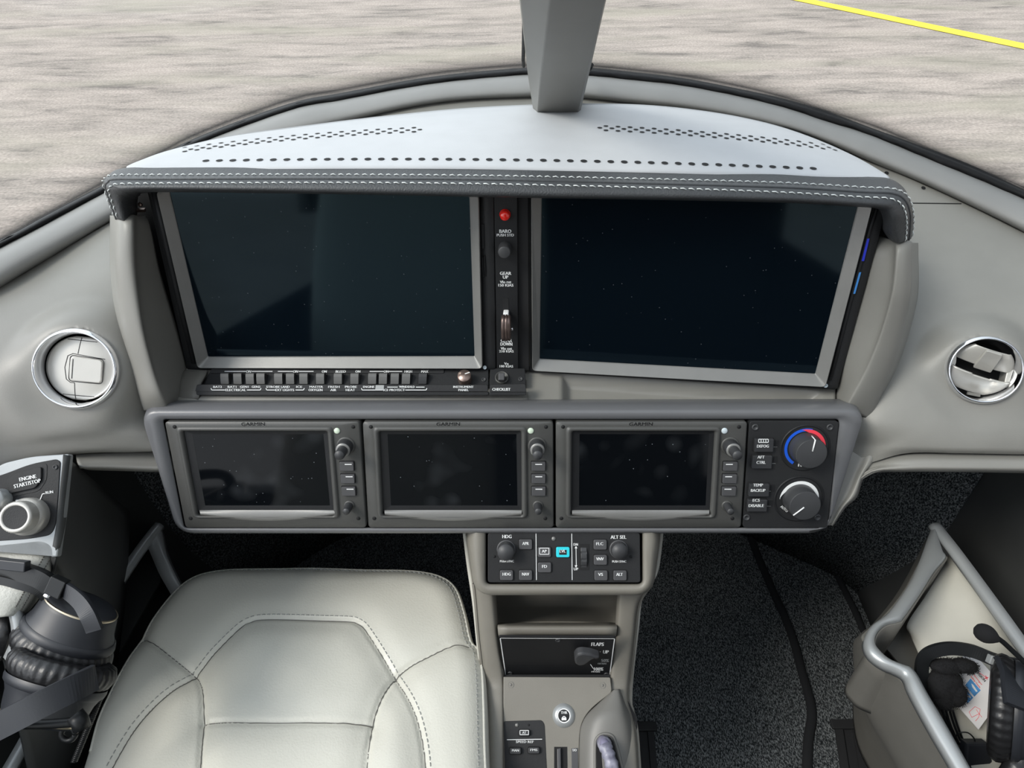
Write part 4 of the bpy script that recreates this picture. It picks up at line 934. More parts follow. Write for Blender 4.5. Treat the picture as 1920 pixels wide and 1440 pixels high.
# autopilot panel
ap = thing('autopilot_panel', 'black autopilot panel with two knobs, square keys and one bright cyan key', 'control panel', FA)
F = FA
mb = MB(); mb.prism([p[:2] for p in rpoly([F.l(*p) for p in ((915, 998), (1199, 998), (1200, 1091), (915, 1091))], .0035, 4)], -.018, .003, .0007); mesh('faceplate', mb, m_blk2, ap)
TX = MB()
def key(t, F, cx, cy, wp, hp, s, m, tw, th=5.5, w0=.003, h=.0028, box=False, tm_=None):
    pts = ccw3([F.l(cx-wp/2, cy-hp/2), F.l(cx+wp/2, cy-hp/2), F.l(cx+wp/2, cy+hp/2), F.l(cx-wp/2, cy+hp/2)])
    gr = MB(); gr.prism([p[:2] for p in rpoly(offs3(pts, -.0009), .0024, 4)], w0-.0006, w0+.0003); mesh('button_surround', gr, m_hole, t)
    bt = mesh('push_button', MB().prism([p[:2] for p in rpoly(pts, .002, 4)], w0, w0+h, .0007), m, t)
    tm = MB(); text(tm, F, s, cx, cy, tw, th, w0+h+.0004, bold=.008)
    if box:
        for a in ((-1, -1, 1, -1), (1, -1, 1, 1), (1, 1, -1, 1), (-1, 1, -1, -1)): line(tm, F, cx+a[0]*(wp/2-3.5), cy+a[1]*(hp/2-3.5), cx+a[2]*(wp/2-3.5), cy+a[3]*(hp/2-3.5), 1.1, w0+h+.0004)
    mesh('button_mark', tm, tm_ or m_white, bt); return bt
for s, x, y, tw in (('APR', 985.5, 1019, 12), ('HDG', 950, 1076.5, 15), ('NAV', 985.5, 1076.5, 13), ('FD', 1021, 1062, 9), ('FLC', 1124.5, 1019.5, 13), ('VNV', 1125, 1048, 14), ('VS', 1126, 1077, 9), ('ALT', 1161.5, 1077, 12)):
    key(ap, F, x, y, 24.5, 18.5, s, m_btn, tw)
key(ap, F, 1020.5, 1033.5, 24.5, 18.5, 'AP', m_btn, 9, box=True)
b = key(ap, F, 1055, 1033.5, 25, 19, 'LVL', m_cyan, 11, 5.4); b['label'] = 'bright cyan push button'
mb = MB(); mb.prism([F.l2(*p) for p in ((1048, 1029), (1062, 1029), (1062, 1038), (1048, 1038))], .0055, .0060); mesh('key_window', mb, m_blk2, b)
for x in (1005, 1072): line(TX, F, x, 1000.5, x+.8, 1087.5, 1.2, .0034)
for s, x, y, tw, th in (('HDG', 950.5, 1006, 17, 6.5), ('PUSH SYNC', 950.5, 1052.3, 26, 4), ('ALT SEL', 1159.5, 1007, 29, 6.5), ('PUSH SYNC', 1161, 1052.8, 26, 4), ('DN', 1079.5, 1020.8, 8, 4.6), ('UP', 1080, 1067, 8, 5)): text(TX, F, s, x, y, tw, th, .0034)
line(TX, F, 1080, 1027, 1080.5, 1061, 1.1, .0034)
for y, s in ((1025, 1), (1063, -1)): TX.add([F.l(1077.5, y+3*s, .0034), F.l(1082.5, y+3*s, .0034), F.l(1080, y-1.5*s, .0034)], [[0, 1, 2]])
mesh('lettering', TX, m_white, ap)
pin(ap, F, 927, 1043.5, 2.8, .0033); pin(ap, F, 1182.5, 1044, 2.8, .0033)
c = F.l(1038, 1010, .003); cyl_thing_part('light_sensor', ap, F, c, [(.0024, .003), (.0022, .0038), (.0001, .0041)], m_bezel, 16)
for x, y, kn in ((949, 1030, 0), (1160, 1030, 1)):
    c = F.l(x, y, .003); k = F.k(x, y)
    cyl_thing_part('knob_collar', ap, F, c, [(17.5*k, .003), (17.2*k, .0044), (15.6*k, .0044)], m_btn, 48, cap=False)
    cyl_thing_part('selector_knob', ap, F, c, [(15.8*k, .004), (15.4*k, .0185-.006*kn, kn), (14.6*k, .020-.006*kn), (.0001, .0205-.006*kn)], m_knob, 60 if not kn else 36, kn, .0007)
# thumb wheel
c = F.l(1094, 1044, .0); k = F.k(1094, 1044)
mb = MB(); mb.prism([F.l2(*p) for p in ((1087, 1019), (1104, 1019), (1104, 1068), (1087, 1068))], .0026, .0034); mesh('wheel_slot', mb, m_hole, ap)
mb = MB(); n = 44; R_ = 24*k
rings = []
for x, q in ((-5.5, .9), (-5.5, .98), (-4.5, 1), (4.5, 1), (5.5, .98), (5.5, .9)):
    rings.append([Vector((c.x+x*k, c.y+(R_*q-(.0006 if i % 4 == 0 and abs(x) < 5 else 0))*math.cos(2*math.pi*i/n), -.002+(R_*q*.6-(.0006 if i % 4 == 0 and abs(x) < 5 else 0))*math.sin(2*math.pi*i/n))) for i in range(n)])
mb.loft(rings, cap0=True, cap1=True, smooth=False); mesh('thumb_wheel', mb, m_knob, ap)

# ---- flap panel
fp = thing('flap_panel', 'black flap selector panel with pale border on the console face', 'control panel', FF)
F = FF
pl = [(935, 1192), (1155, 1193), (1145, 1271), (946, 1270)]
mb = MB(); mb.prism([p[:2] for p in rpoly([F.l(*p) for p in pl], .0025, 4)], -.001, .001, .0004); mesh('faceplate', mb, m_blk, fp)
out = [p[:2] for p in ccw(rpoly([F.l(*p) for p in ((937, 1194), (1153, 1195), (1143, 1269.5), (948, 1268.5))], .0022, 4))]; 
mb = MB(); mb.ring(out, offs(out, .0011), [(0, .0014), (1, .0014)]); mesh('border_line', mb, m_white, fp)
for x, y in ((1046, 1200), (956, 1262), (1137, 1264)): screw(fp, F, x, y, 5, .001)
TX = MB()
for s, x, y, tw, th in (('FLAPS', 1120.5, 1208, 23, 6.5), ('UP', 1136, 1222.5, 10, 6), ('100%', 1122.5, 1254.5, 17, 6), ('190 KIAS', 1117, 1259.5, 16, 2.6)): text(TX, F, s, x, y, tw, th, .0014)
line(TX, F, 1107, 1245.5, 1112, 1253, 1.3, .0014); line(TX, F, 1112, 1253, 1114, 1254, 1.3, .0014); line(TX, F, 1124.5, 1222, 1126.5, 1222, 1.3, .0014)
mesh('lettering', TX, m_white, fp)
TX = MB(); text(TX, F, '50%', 1134.5, 1238.5, 14, 5.5, .0014); text(TX, F, '150 KIAS', 1129, 1244.3, 16, 3, .0014); mesh('lettering', TX, m_grey_print, fp)
# pointed selector knob
c = F.l(1092, 1226, .001); k = F.k(1092, 1226)
cyl_thing_part('knob_base', fp, F, c, [(13*k, .001), (12*k, .006), (10*k, .012)], m_blk, 40)
base = [(1078, 1246), (1077, 1236), (1082, 1229), (1092, 1227), (1108, 1229), (1126, 1235), (1112, 1237), (1104, 1243), (1096, 1248), (1086, 1250)]
mb = MB(); pts = [p[:2] for p in rpoly([F.l(x, y, .016) for x, y in base], .003, 3)]
mb.prism([(x, y) for x, y in pts], .006, .016, .003, 3); mesh('flap_selector', mb, m_knob, fp)

# ---- items on the sloping deck
F = FD
for x, y in ((958, 1284), (1130, 1285)):
    mb = MB(); c = F.l(x, y, .002); r = 5.4*F.k(x, y); mb.lathe(c, [(r, .0018), (r, .0026), (r*.8, .0016), (r*.75, .0012), (r*.5, .0012), (r*.45, .0022), (.0001, .0024)], 20); mb.v = [F.M@p for p in mb.v]; cpart('deck_screw', mb, m_post)
tb = thing('thrust_lock_button', 'round metal button with black face and padlock symbol on the console deck', 'push button', F)
c = F.l(1057, 1341.5, .002); k = F.k(1057, 1341)
cyl_thing_part('metal_collar', tb, F, c, [(21*k, .002), (20*k, .0034), (13.5*k, .0062), (12.6*k, .0062)], m_silver, 56, cap=False)
cyl_thing_part('button_face', tb, F, c, [(12.6*k, .003), (12.6*k, .0058), (11*k, .006), (.0001, .006)], m_blk, 48)
mb = MB(); arc(mb, Vector((c.x, c.y, 0)), 10.6*k, 12.4*k, 0, 360, .0064); mesh('white_ring', mb, m_white, tb)
TX = MB(); text(TX, F, 'THR', c.x and 1057.5, 1336, 12, 5, .0068, bold=.008)
cc = F.l(1057.5, 1344.5, .0068); arc(TX, Vector((cc.x, cc.y-.0012, 0)), 2.3*k, 3.6*k, 0, 180, .0068, 16)
TX.add([F.l(1053, 1345.5, .0068), F.l(1062, 1345.5, .0068), F.l(1062, 1350.5, .0068), F.l(1053, 1350.5, .0068)], [[0, 1, 2, 3]]); mesh('lettering', TX, m_white, tb)
sr = thing('speed_reference_panel', 'black key panel low on the console deck marked speed ref', 'control panel', F)
mb = MB(); mb.prism([p[:2] for p in rpoly([F.l(*p) for p in ((944, 1352), (1016, 1350), (1021, 1358), (1026, 1460), (944, 1460))], [.003, .004, .004, .001, .001], 4)], .001, .0028, .0005); mesh('faceplate', mb, m_blk2, sr)
TX = MB(); line(TX, F, 950.5, 1387, 1016.5, 1386, 1.1, .0034); text(TX, F, 'SPEED REF', 984, 1390.8, 33, 4.6, .0034); mesh('lettering', TX, m_white, sr)
c = F.l(969, 1359.5, .003); cyl_thing_part('light_sensor', sr, F, c, [(.0022, .0028), (.002, .0036), (.0001, .0038)], m_bezel, 16); pin(sr, F, 991.5, 1359.5, 2, .003)
key(sr, F, 983, 1373.5, 20, 11, 'AT', m_btn_dark, 7, 4.2, .0028, .005, box=False)
tm = MB()
for a in ((-1, -1, 1, -1), (1, -1, 1, 1), (1, 1, -1, 1), (-1, 1, -1, -1)): line(tm, F, 983+a[0]*8, 1373.5+a[1]*4, 983+a[2]*8, 1373.5+a[3]*4, 1, .0084)
mesh('button_frame_mark', tm, m_white, sr)
key(sr, F, 966.5, 1407, 21, 12, 'MAN', m_btn_dark, 13, 4.4, .0028, .005); key(sr, F, 1001, 1406, 21, 12, 'FMS', m_btn_dark, 13, 4.4, .0028, .005)
tr = thing('trim_rocker', 'dark trim rocker in a square recess beside a T/O marked plate', 'switch', F)
mb = MB(); mb.prism([F.l2(*p) for p in ((1039, 1400), (1063, 1400), (1064, 1470), (1039, 1470))], .0012, .0026); mesh('rocker_well', mb, m_hole, tr)
mb = MB(); mb.prism([F.l2(*p) for p in ((1044, 1403), (1051, 1402), (1052, 1470), (1045, 1470))], .002, .007, .001); mesh('rocker_switch', mb, m_btn, tr)
mb = MB(); mb.prism([F.l2(*p) for p in ((1071, 1403), (1083, 1402), (1084, 1470), (1072, 1470))], .0018, .0028, .0003); mesh('marked_plate', mb, m_btn, tr)
TX = MB(); text(TX, F, 'T/O', 1077, 1406.5, 8, 4.5, .0032, bold=.008); mesh('lettering', TX, m_white, tr)
th = thing('throttle_lever', 'grey and violet ribbed throttle grip rising from its slot in the console', 'lever', F)
def hp(px, py, w): return F.l(px, py, w)
mb = MB(); path = [hp(1131, 1391, .012), hp(1133, 1394, .028), hp(1136, 1402, .036), hp(1141, 1416, .038), hp(1148, 1438, .038), hp(1154, 1460, .036)]
mb.tube(cr(path, 4), [.004]+[.0075+.0009*math.sin(i*1.9) for i in range(len(cr(path, 4))-1)], 14); mesh('grip', mb, m_throt, th)
mb = MB(); mb.tube(cr([hp(1130, 1388, .022), hp(1133, 1394, .034), hp(1135, 1399, .036)], 3), .006, 12); mesh('grip_cap', mb, mat('violet_grey_plastic', (.22, .21, .30), .35), th)

# ================================================================== AIR VENTS
def vent(F, px, py, rx, label, opened):
    t = thing('air_vent', label, 'air vent', F, 'round chrome air vents on the dashboard wings')
    c = F.l(px, py, 0); R_ = rx*F.k(px, py)
    mb = MB(); mb.lathe(c, [(R_*1.05, -.006), (R_*1.045, .0005), (R_*.99, .0045), (R_*.96, .0050), (R_*.94, .0035), (R_*.90, -.006), (R_*.865, -.014), (R_*.85, -.022)], 72, cap=False); mesh('chrome_ring', mb, m_chrome, t)
    mb = MB(); mb.lathe(c, [(R_*.86, -.019), (R_*.84, -.038), (.0001, -.038)], 48); mesh('duct', mb, m_hole, t)
    rb = R_*.85; fw_ = -.013
    def disc(lo, hi, tilt, w, nm, dy=0, cut=None):
        """a slice of the louvre ball face between two chords"""
        n = 26; mb = MB(); rows = []
        for i in range(n+1):
            y = lo+(hi-lo)*i/n; xm = math.sqrt(max(1e-5, 1-y*y)); rows.append([Vector((rb*x*xm, rb*y, .006*math.sqrt(max(0, 1-(x*xm)**2-y*y)))) for x in [-1+2*j/20 for j in range(21)]])
        mb.surf(rows, 1, 1); M_ = Matrix.Rotation(rad(tilt), 3, 'X'); mid = rb*(lo+hi)/2
        mb.v = [Vector((0, mid+dy, w))+M_@(p-Vector((0, mid, 0))) for p in mb.v]
        mb.v = [Vector((c.x, c.y, 0))+R2@p for p in mb.v]; return mb
    R2 = Matrix.Rotation(rad(-14 if not opened else -8), 3, 'Z')
    if not opened:
        o = mesh('louvre_face', disc(-.98, .98, 0, fw_, ''), m_vent, t, solid=.002)
        for a, b, nm in ((-1.0, -.86, 'lower_lip'), (.86, 1.0, 'upper_lip')):
            pass
        # engraved joints and the raised thumb tab
        gm = MB()
        def gl(pts, r=.00035): gm.tube([Vector((c.x, c.y, 0))+R2@Vector((rb*x, rb*y, .0001+fw_+.006*math.sqrt(max(0, 1-x*x-y*y)))) for x, y in [(pts[i][0]+(pts[i+1][0]-pts[i][0])*j/6, pts[i][1]+(pts[i+1][1]-pts[i][1])*j/6) for i in range(len(pts)-1) for j in range(7)]], r, 6)
        gl([(-.02, .95), (-.06, .45)]); gl([(-.10, -.45), (-.08, -.97)]); gl([(-.42, .86), (.42, .86)]); gl([(-.45, -.84), (.45, -.84)])
        gl([(.70, .36), (-.20, .44), (-.34, .36), (-.40, 0), (-.34, -.36), (-.22, -.45), (-.10, -.45)]); mesh('louvre_joint', gm, m_hole, t)
        tb_ = MB(); tb_.prism([tuple((Vector((c.x, c.y, 0))+R2@Vector((rb*x, rb*y, 0)))[:2]) for x, y, z in rpoly([Vector(q+(0,)) for q in ((-.24, -.38), (.66, -.38), (.66, .32), (-.24, .36))], .12, 4)], fw_+.002, fw_+.0075, .0007); mesh('thumb_tab', tb_, m_vent, t)
        gm = MB(); pp = [Vector((c.x, c.y, fw_+.0056))+R2@Vector((rb*x, rb*y, .0)) for x, y, z in rpoly([Vector(q+(0,)) for q in ((-.27, -.41), (.69, -.41), (.69, .35), (-.27, .39))], .12, 4)]; gm.tube(pp+[pp[0]], .0004, 6); mesh('louvre_joint', gm, m_hole, t)
        gm = MB(); gm.tube([Vector((c.x, c.y, fw_+.0076))+R2@Vector((rb*-.16, rb*y, 0)) for y in (-.32, .28)], .0004, 6); mesh('louvre_joint', gm, m_hole, t)
    else:
        mesh('louvre', disc(.10, .80, 34, -.009, '', dy=.002), m_vent, t, solid=.002)
        mb = disc(-.86, -.05, 34, -.012, '', dy=-.001)
        # U shaped notch in the lower louvre
        keep = []
        for q, sm in zip(mb.f, mb.sm):
            m_ = sum(((R2.transposed()@(mb.v[i]-Vector((c.x, c.y, 0)))) for i in q), Vector())/4
            if abs(m_.x) < rb*.30 and m_.y > -rb*.30: continue
            keep.append(q)
        mb.f = keep; mb.sm = [True]*len(keep); mesh('louvre', mb, m_vent, t, solid=.0025)
        tb_ = MB(); pr = [(-.26, .80), (.26, .80), (.30, -.06), (-.30, -.06)]
        tb_.prism([(x*rb, y*rb) for x, y in [p[:2] for p in rpoly([Vector(q+(0,)) for q in pr], .05, 3)]], -.0015, .0018, .0006)
        M_ = Matrix.Rotation(rad(38), 3, 'X'); tb_.v = [Vector((c.x, c.y, 0))+R2@(Vector((rb*.02, rb*.38, -.003))+M_@(p-Vector((0, rb*.40, 0)))) for p in tb_.v]; mesh('thumb_tab', tb_, m_vent, t)
        for sx in (-1, 1):
            sd2 = MB(); sd2.prism([(c.x+sx*rb*x, c.y+rb*y) for x, y in ((.84, -.42), (1.0, -.30), (1.02, .30), (.88, .42), (.82, .1))], -.03, -.012, .001); mesh('side_cheek', sd2, m_vent, t)
        mb = MB(); mb.box((c.x-.002, c.y-rb*.93, -.006), (.012, .003, .004)); mesh('clip', mb, m_traywall, t)
    return t
vent(FV1, 142, 692, 79, 'round chrome air vent left of the displays with its louvre shut flat', False)
vent(FV2, 1846, 694, 71, 'round chrome air vent right of the displays with its louvres tilted open', True)

# ================================================================== PILOT SEAT
SZ = 1.185
FSE = world_frame((-.28, .40, SZ))
seat = thing('pilot_seat', 'pale grey leather pilot seat with stitched panels at the lower left', 'seat', FSE)
def zs(px, py, z=SZ): return Z(px, py, z)
outl = [(160, 1410), (176, 1350), (196, 1305), (222, 1255), (258, 1190), (285, 1150), (320, 1108), (352, 1082), (390, 1069), (450, 1063), (560, 1062), (700, 1064), (780, 1068), (825, 1078), (852, 1100), (868, 1145), (880, 1195), (896, 1215), (903, 1260), (906, 1320), (908, 1400), (912, 1520), (905, 1700), (600, 1760), (250, 1740), (110, 1640), (135, 1500)]
po = [zs(480+(x-480)*1.012, y-7) for x, y in outl]
po = cr(po+[po[0]], 8)[:-1]
cen = Vector((-.295, .42, SZ))
# resample the outline by angle round the centre
angs = [math.atan2(p.y-cen.y, p.x-cen.x) for p in po]
def rad_at(a):
    best = None
    for i in range(len(po)):
        p, q = po[i]-cen, po[(i+1) % len(po)]-cen; e = q-p
        dx, dy = math.cos(a), math.sin(a); det = dx*(-e.y)+dy*e.x
        if abs(det) < 1e-12: continue
        t = (p.x*(-e.y)+p.y*e.x)/det; s_ = (dx*p.y-dy*p.x)/det
        if t > 0 and -1e-6 <= s_ <= 1+1e-6: best = t if best is None else max(best, t)
    return best or .1
seams = [[(190, 1470), (215, 1420), (250, 1365), (290, 1322), (330, 1288), (363, 1264), (405, 1222), (450, 1180), (470, 1168), (495, 1163), (570, 1163), (650, 1166), (672, 1172), (690, 1190), (740, 1268), (768, 1315), (785, 1360), (796, 1420), (800, 1500)],
         [(262, 1188), (290, 1206), (330, 1238), (363, 1264), (374, 1280), (381, 1305), (382, 1358), (378, 1420), (372, 1500)],
         [(878, 1204), (850, 1207), (800, 1232), (765, 1250), (740, 1268), (722, 1295), (707, 1330), (698, 1361), (690, 1420), (684, 1500)],
         [(382, 1358), (540, 1360), (698, 1361)]]
sw3 = [cr([zs(x, y) for x, y in s_], 5) for s_ in seams]
def dseg(p, poly):
    m_ = 9
    for a, b in zip(poly, poly[1:]):
        ax, ay, bx, by = a.x, a.y, b.x, b.y; ex, ey = bx-ax, by-ay; L2 = ex*ex+ey*ey
        t = 0 if L2 == 0 else max(0, min(1, ((p[0]-ax)*ex+(p[1]-ay)*ey)/L2))
        d = math.hypot(p[0]-ax-t*ex, p[1]-ay-t*ey); m_ = min(m_, d)
    return m_
def seat_h(x, y, s_, R_):
    e = (1-s_)*R_                       # distance from the edge
    h = -.015*(1-min(1, e/.036))**2.4    # rounded shoulder
    h += .012*(1-(s_)**2)
    for k, q in enumerate(sw3):
        d = dseg((x, y), q)
        h -= (.0042 if k < 3 else .0028)*math.exp(-(d/.0028)**2)+(.006 if k < 3 else .003)*math.exp(-(d/.020)**2)
    h += .0012*math.sin(x*40+y*13)*math.sin(y*31-x*9)
    return h
mb = MB(); NA, NR = 320, 84; rings = []
av = [2*math.pi*i/NA for i in range(NA)]; RA = [rad_at(a) for a in av]
for j in range(NR+1):
    s_ = (j/NR)**.9; rings.append([Vector((cen.x+s_*r*math.cos(a), cen.y+s_*r*math.sin(a), SZ+seat_h(cen.x+s_*r*math.cos(a), cen.y+s_*r*math.sin(a), s_, r))) for a, r in zip(av, RA)])
for k, (g, z) in enumerate(((1.004, -.026), (1.006, -.034), (1.0, -.05), (.985, -.09), (.96, -.115), (.9, -.12))):
    rings.append([Vector((cen.x+g*r*math.cos(a), cen.y+g*r*math.sin(a), SZ+z)) for a, r in zip(av, RA)])
mb.loft(rings[1:], cap0=False, cap1=True); mb.v = [v for v in mb.v]
cidx = len(mb.v); mb.v.append(rings[0][0].copy())
for i in range(NA): mb.f.append([cidx, i, (i+1) % NA]); mb.sm.append(True)
mesh('seat_cushion', mb, m_seat, seat, FSE, True)
SB = BVHTree.FromPolygons([tuple(p) for p in mb.v], mb.f)
def drop(p, off=.0004):
    h, n, i, d = SB.ray_cast(Vector((p.x, p.y, SZ+.2)), Vector((0, 0, -1))); return (h or p)+Vector((0, 0, off))
def stitches(path, side, m, L0=.0042, gap=.0022, r=.00045):
    out = MB(); seg = [0]
    for i in range(1, len(path)): seg.append(seg[-1]+(path[i]-path[i-1]).length)
    def at_(s):
        for i in range(1, len(seg)):
            if seg[i] >= s: t = (s-seg[i-1])/max(1e-9, seg[i]-seg[i-1]); return path[i-1].lerp(path[i], t)
        return path[-1]
    s = 0
    while s < seg[-1]-L0:
        a, b = at_(s), at_(s+L0); n = Vector((-(b-a).y, (b-a).x, 0)).normalized()*side
        a, b = drop(a+n), drop(b+n); out.tube([a, (a+b)/2+Vector((0, 0, .0005)), b], r, 5); s += L0+gap
    return out
g = MB()
for q in sw3:
    g.tube([drop(p, .0001) for p in cr(q, 3)], .00065, 6)
mesh('seam_groove', g, m_traywall, seat, FSE, True)
g = MB()
for q, sd_ in ((sw3[0], .0058), (sw3[0][:len(sw3[0])], -.0001)):
    if sd_ > .001: z = stitches(q, sd_, None); g.add(z.v, z.f, True)
for k in (1, 2): z = stitches(sw3[k][:26], .0 if 0 else .0035*(1 if k == 2 else -1)*0+.0, None)
ed = [cen+(p-cen)*.972 for p in po[2*8:17*8]]; z = stitches(ed, 0, None); g.add(z.v, z.f, True)
mesh('stitching', g, m_dthread, seat, FSE, True); g = MB()
ed = [cen+(p-cen)*.955 for p in po[9*8:21*8]]; z = stitches(ed, 0, None); g.add(z.v, z.f, True)
mesh('stitching', g, m_dthread, seat, FSE, True)
g = MB(); g.tube([drop(cen+(p-cen)*.985, -.0008) for p in po[0:21*8]], .0022, 8); mesh('edge_piping', g, m_seat, seat, FSE, True)
# seat base and backrest (mostly out of frame; the displays mirror it)
g = MB(); g.prism([(-.50, .12), (-.11, .12), (-.12, .52), (-.46, .52)], .84, 1.07, .01); g.prism([(-.45, .16), (-.17, .16), (-.17, .48), (-.45, .48)], .76, .85, 0); mesh('seat_base', g, m_blk2, seat, FSE, True)
g = MB(); sec = []
for z_, y_, hw, th_ in ((1.14, .02, .22, .10), (1.3, -.03, .235, .12), (1.55, -.10, .225, .11), (1.75, -.15, .19, .09), (1.84, -.17, .12, .08), (1.98, -.19, .12, .08), (2.03, -.20, .08, .05)):
    sec.append([Vector((-.30+hw*math.copysign(abs(math.cos(a))**.6, math.cos(a)), y_-.12+th_/2*math.copysign(abs(math.sin(a))**.6, math.sin(a)), z_)) for a in [2*math.pi*i/32 for i in range(32)]])
cols = [cr([r[j] for r in sec], 5) for j in range(32)]; g.loft([[cols[j][i] for j in range(32)] for i in range(len(cols[0]))], cap0=True, cap1=True); mesh('backrest', g, m_seat, seat, FSE, True)

# ================================================================== SIDE TRAYS
TZ = 1.20
def tray_pts(pts, z=TZ): return [Z(x, y, z) for x, y in pts]
# right tray: inner wall rim from the nose of the tray round the cup recess and back towards the crew
FTR = world_frame(Z(1760, 1200, TZ))
tray = thing('side_tray', 'taupe stowage tray along the right sidewall with a brushed silver rim', 'stowage tray', FTR)
def tp(nm, mb, m, **k): return mesh(nm, mb, m, tray, FTR, True, **k)
wallbar = cr(tray_pts([(1752, 984), (1790, 1032), (1840, 1100), (1892, 1172), (1950, 1255), (2040, 1390)]), 5)
g = MB(); g.sweep(wallbar, [(-.008, -.006), (.008, -.006), (.009, .0), (.005, .005), (-.005, .005), (-.009, 0)], Vector((0, 0, 1))); tp('wall_rim', g, m_silver)
# each station: outer edge, inner edge of the rim as seen
RI = [((1748, 988), (1757, 1000)), ((1740, 1010), (1769, 1034)), ((1728, 1044), (1775, 1044)), ((1712, 1080), (1752, 1072)), ((1694, 1110), (1727, 1112)), ((1668, 1145), (1697, 1155)), ((1652, 1158), (1688, 1163)), ((1634, 1172), (1662, 1170)), ((1624, 1190), (1645, 1186)), ((1622, 1208), (1641, 1204)), ((1632, 1228), (1650, 1218)), ((1655, 1246), (1668, 1234)), ((1682, 1258), (1694, 1245)), ((1697, 1268), (1708, 1250)), ((1706, 1290), (1720, 1263)), ((1724, 1325), (1739, 1298)), ((1752, 1375), (1769, 1348)), ((1788, 1436), (1812, 1425)), ((1840, 1530), (1865, 1520))]
ro = cr(tray_pts([a for a, b in RI]), 4); ri = cr(tray_pts([b for a, b in RI]), 4)
g = MB(); Zv = Vector((0, 0, 1))
g.loft([[a-Zv*.012, a-Zv*.003, a+(b-a)*.12+Zv*.0005, a+(b-a)*.35+Zv*.003, a+(b-a)*.7+Zv*.0025, b-(b-a)*.06, b-Zv*.004, b-Zv*.014] for a, b in zip(ro, ri)], closed=False); tp('inner_rim', g, m_silver, solid=.002)
# outer flank of the tray, falling to the carpet
g = MB(); rows = []
flank = [(1748, 1000, 1742, 1014), (1700, 1100, 1688, 1112), (1652, 1160, 1638, 1180), (1628, 1180, 1612, 1202), (1620, 1205, 1600, 1226), (1700, 1282, 1612, 1310), (1752, 1375, 1668, 1412), (1840, 1530, 1740, 1545)]
for x, y, sx, sy in flank:
    a, b = Z(x, y, TZ-.008), Z(sx, sy, TZ-.15); m_ = a.lerp(b, .5)+Vector((-.006, 0, .004))
    rows.append([a, m_, b, b+Vector((.05, .03, -.10)), b+Vector((.10, .05, -.28))])
g.surf(rows, 5, 4); tp('outer_flank', g, m_traywall, solid=.004)
# dark inner wall dropping from the rim, and the cream pocket lining
g = MB(); rows = []
for i, p in enumerate(ri):
    rows.append([p-Zv*.004, p-Zv*.05, p-Zv*.12, p-Zv*.13])
g.surf(rows, 1, 3); tp('pocket_wall', g, m_traywall, solid=.002)
g = MB()
g.surf([[Z(1762, 1003, TZ-.006), Z(1840, 1108, TZ-.006), Z(1892, 1180, TZ-.006), Z(2040, 1400, TZ-.006)],
        [Z(1778, 1041, TZ-.035), Z(1843, 1120, TZ-.03), Z(1893, 1200, TZ-.03), Z(2030, 1400, TZ-.03)],
        [Z(1740, 1110, TZ-.06), Z(1820, 1160, TZ-.06), Z(1893, 1225, TZ-.06), Z(1990, 1400, TZ-.06)],
        [Z(1702, 1168, TZ-.085), Z(1780, 1210, TZ-.085), Z(1893, 1270, TZ-.085), Z(1960, 1400, TZ-.085)],
        [Z(1706, 1190, TZ-.10), Z(1755, 1255, TZ-.10), Z(1860, 1330, TZ-.10), Z(1920, 1440, TZ-.10)],
        [Z(1725, 1230, TZ-.105), Z(1745, 1290, TZ-.105), Z(1790, 1370, TZ-.105), Z(1850, 1500, TZ-.105)]], 5, 5)
tp('pocket_lining', g, m_inner, solid=.002)
g = MB(); g.add(tray_pts([(1760, 1010), (1640, 1190), (1700, 1260), (1810, 1440), (1900, 1560), (2060, 1440)], TZ-.125), [[0, 1, 2, 3, 4, 5]]); tp('pocket_floor', g, m_traywall, solid=.003)

# left tray mirrors it, mostly in shade
FTL = world_frame(Z(200, 1200, TZ))
tl = thing('side_tray', 'dark stowage tray along the left sidewall, partly under the headset', 'stowage tray', FTL)
def tlp(nm, mb, m, **k): return mesh(nm, mb, m, tl, FTL, True, **k)
g = MB(); g.sweep(cr(tray_pts([(298, 984), (262, 1030), (222, 1090), (186, 1148), (140, 1222), (90, 1310), (45, 1392), (0, 1470)]), 5), [(-.007, -.006), (.007, -.006), (.008, .0), (.004, .005), (-.004, .005), (-.008, 0)], Zv); tlp('wall_rim', g, m_silver)
a_ = cr([Z(300, 986, TZ), Z(308, 1030, TZ-.01), Z(325, 1070, TZ-.02), Z(340, 1098, TZ-.03), Z(353, 1120, TZ-.036)], 5); b_ = cr([Z(276, 1024, TZ-.004), Z(283, 1040, TZ-.014), Z(298, 1075, TZ-.024), Z(312, 1100, TZ-.034), Z(325, 1122, TZ-.042)], 5)
g = MB(); g.loft([[a-Zv*.02, a, a*.65+b*.35+Zv*.003, b, b-Zv*.02] for a, b in zip(a_, b_)], closed=False); tlp('inner_rim', g, m_silver, solid=.002)
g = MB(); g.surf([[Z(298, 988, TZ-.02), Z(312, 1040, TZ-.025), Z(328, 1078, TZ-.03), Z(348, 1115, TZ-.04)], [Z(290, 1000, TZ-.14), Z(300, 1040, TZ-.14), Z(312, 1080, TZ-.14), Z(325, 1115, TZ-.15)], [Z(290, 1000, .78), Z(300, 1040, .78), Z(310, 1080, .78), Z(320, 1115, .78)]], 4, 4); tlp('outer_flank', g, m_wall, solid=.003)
g = MB(); g.add(tray_pts([(296, 990), (300, 1090), (180, 1300), (60, 1450), (-60, 1500), (150, 1200)], TZ-.10), [[0, 1, 2, 3, 4, 5]]); tlp('pocket_floor', g, m_wall, solid=.003)
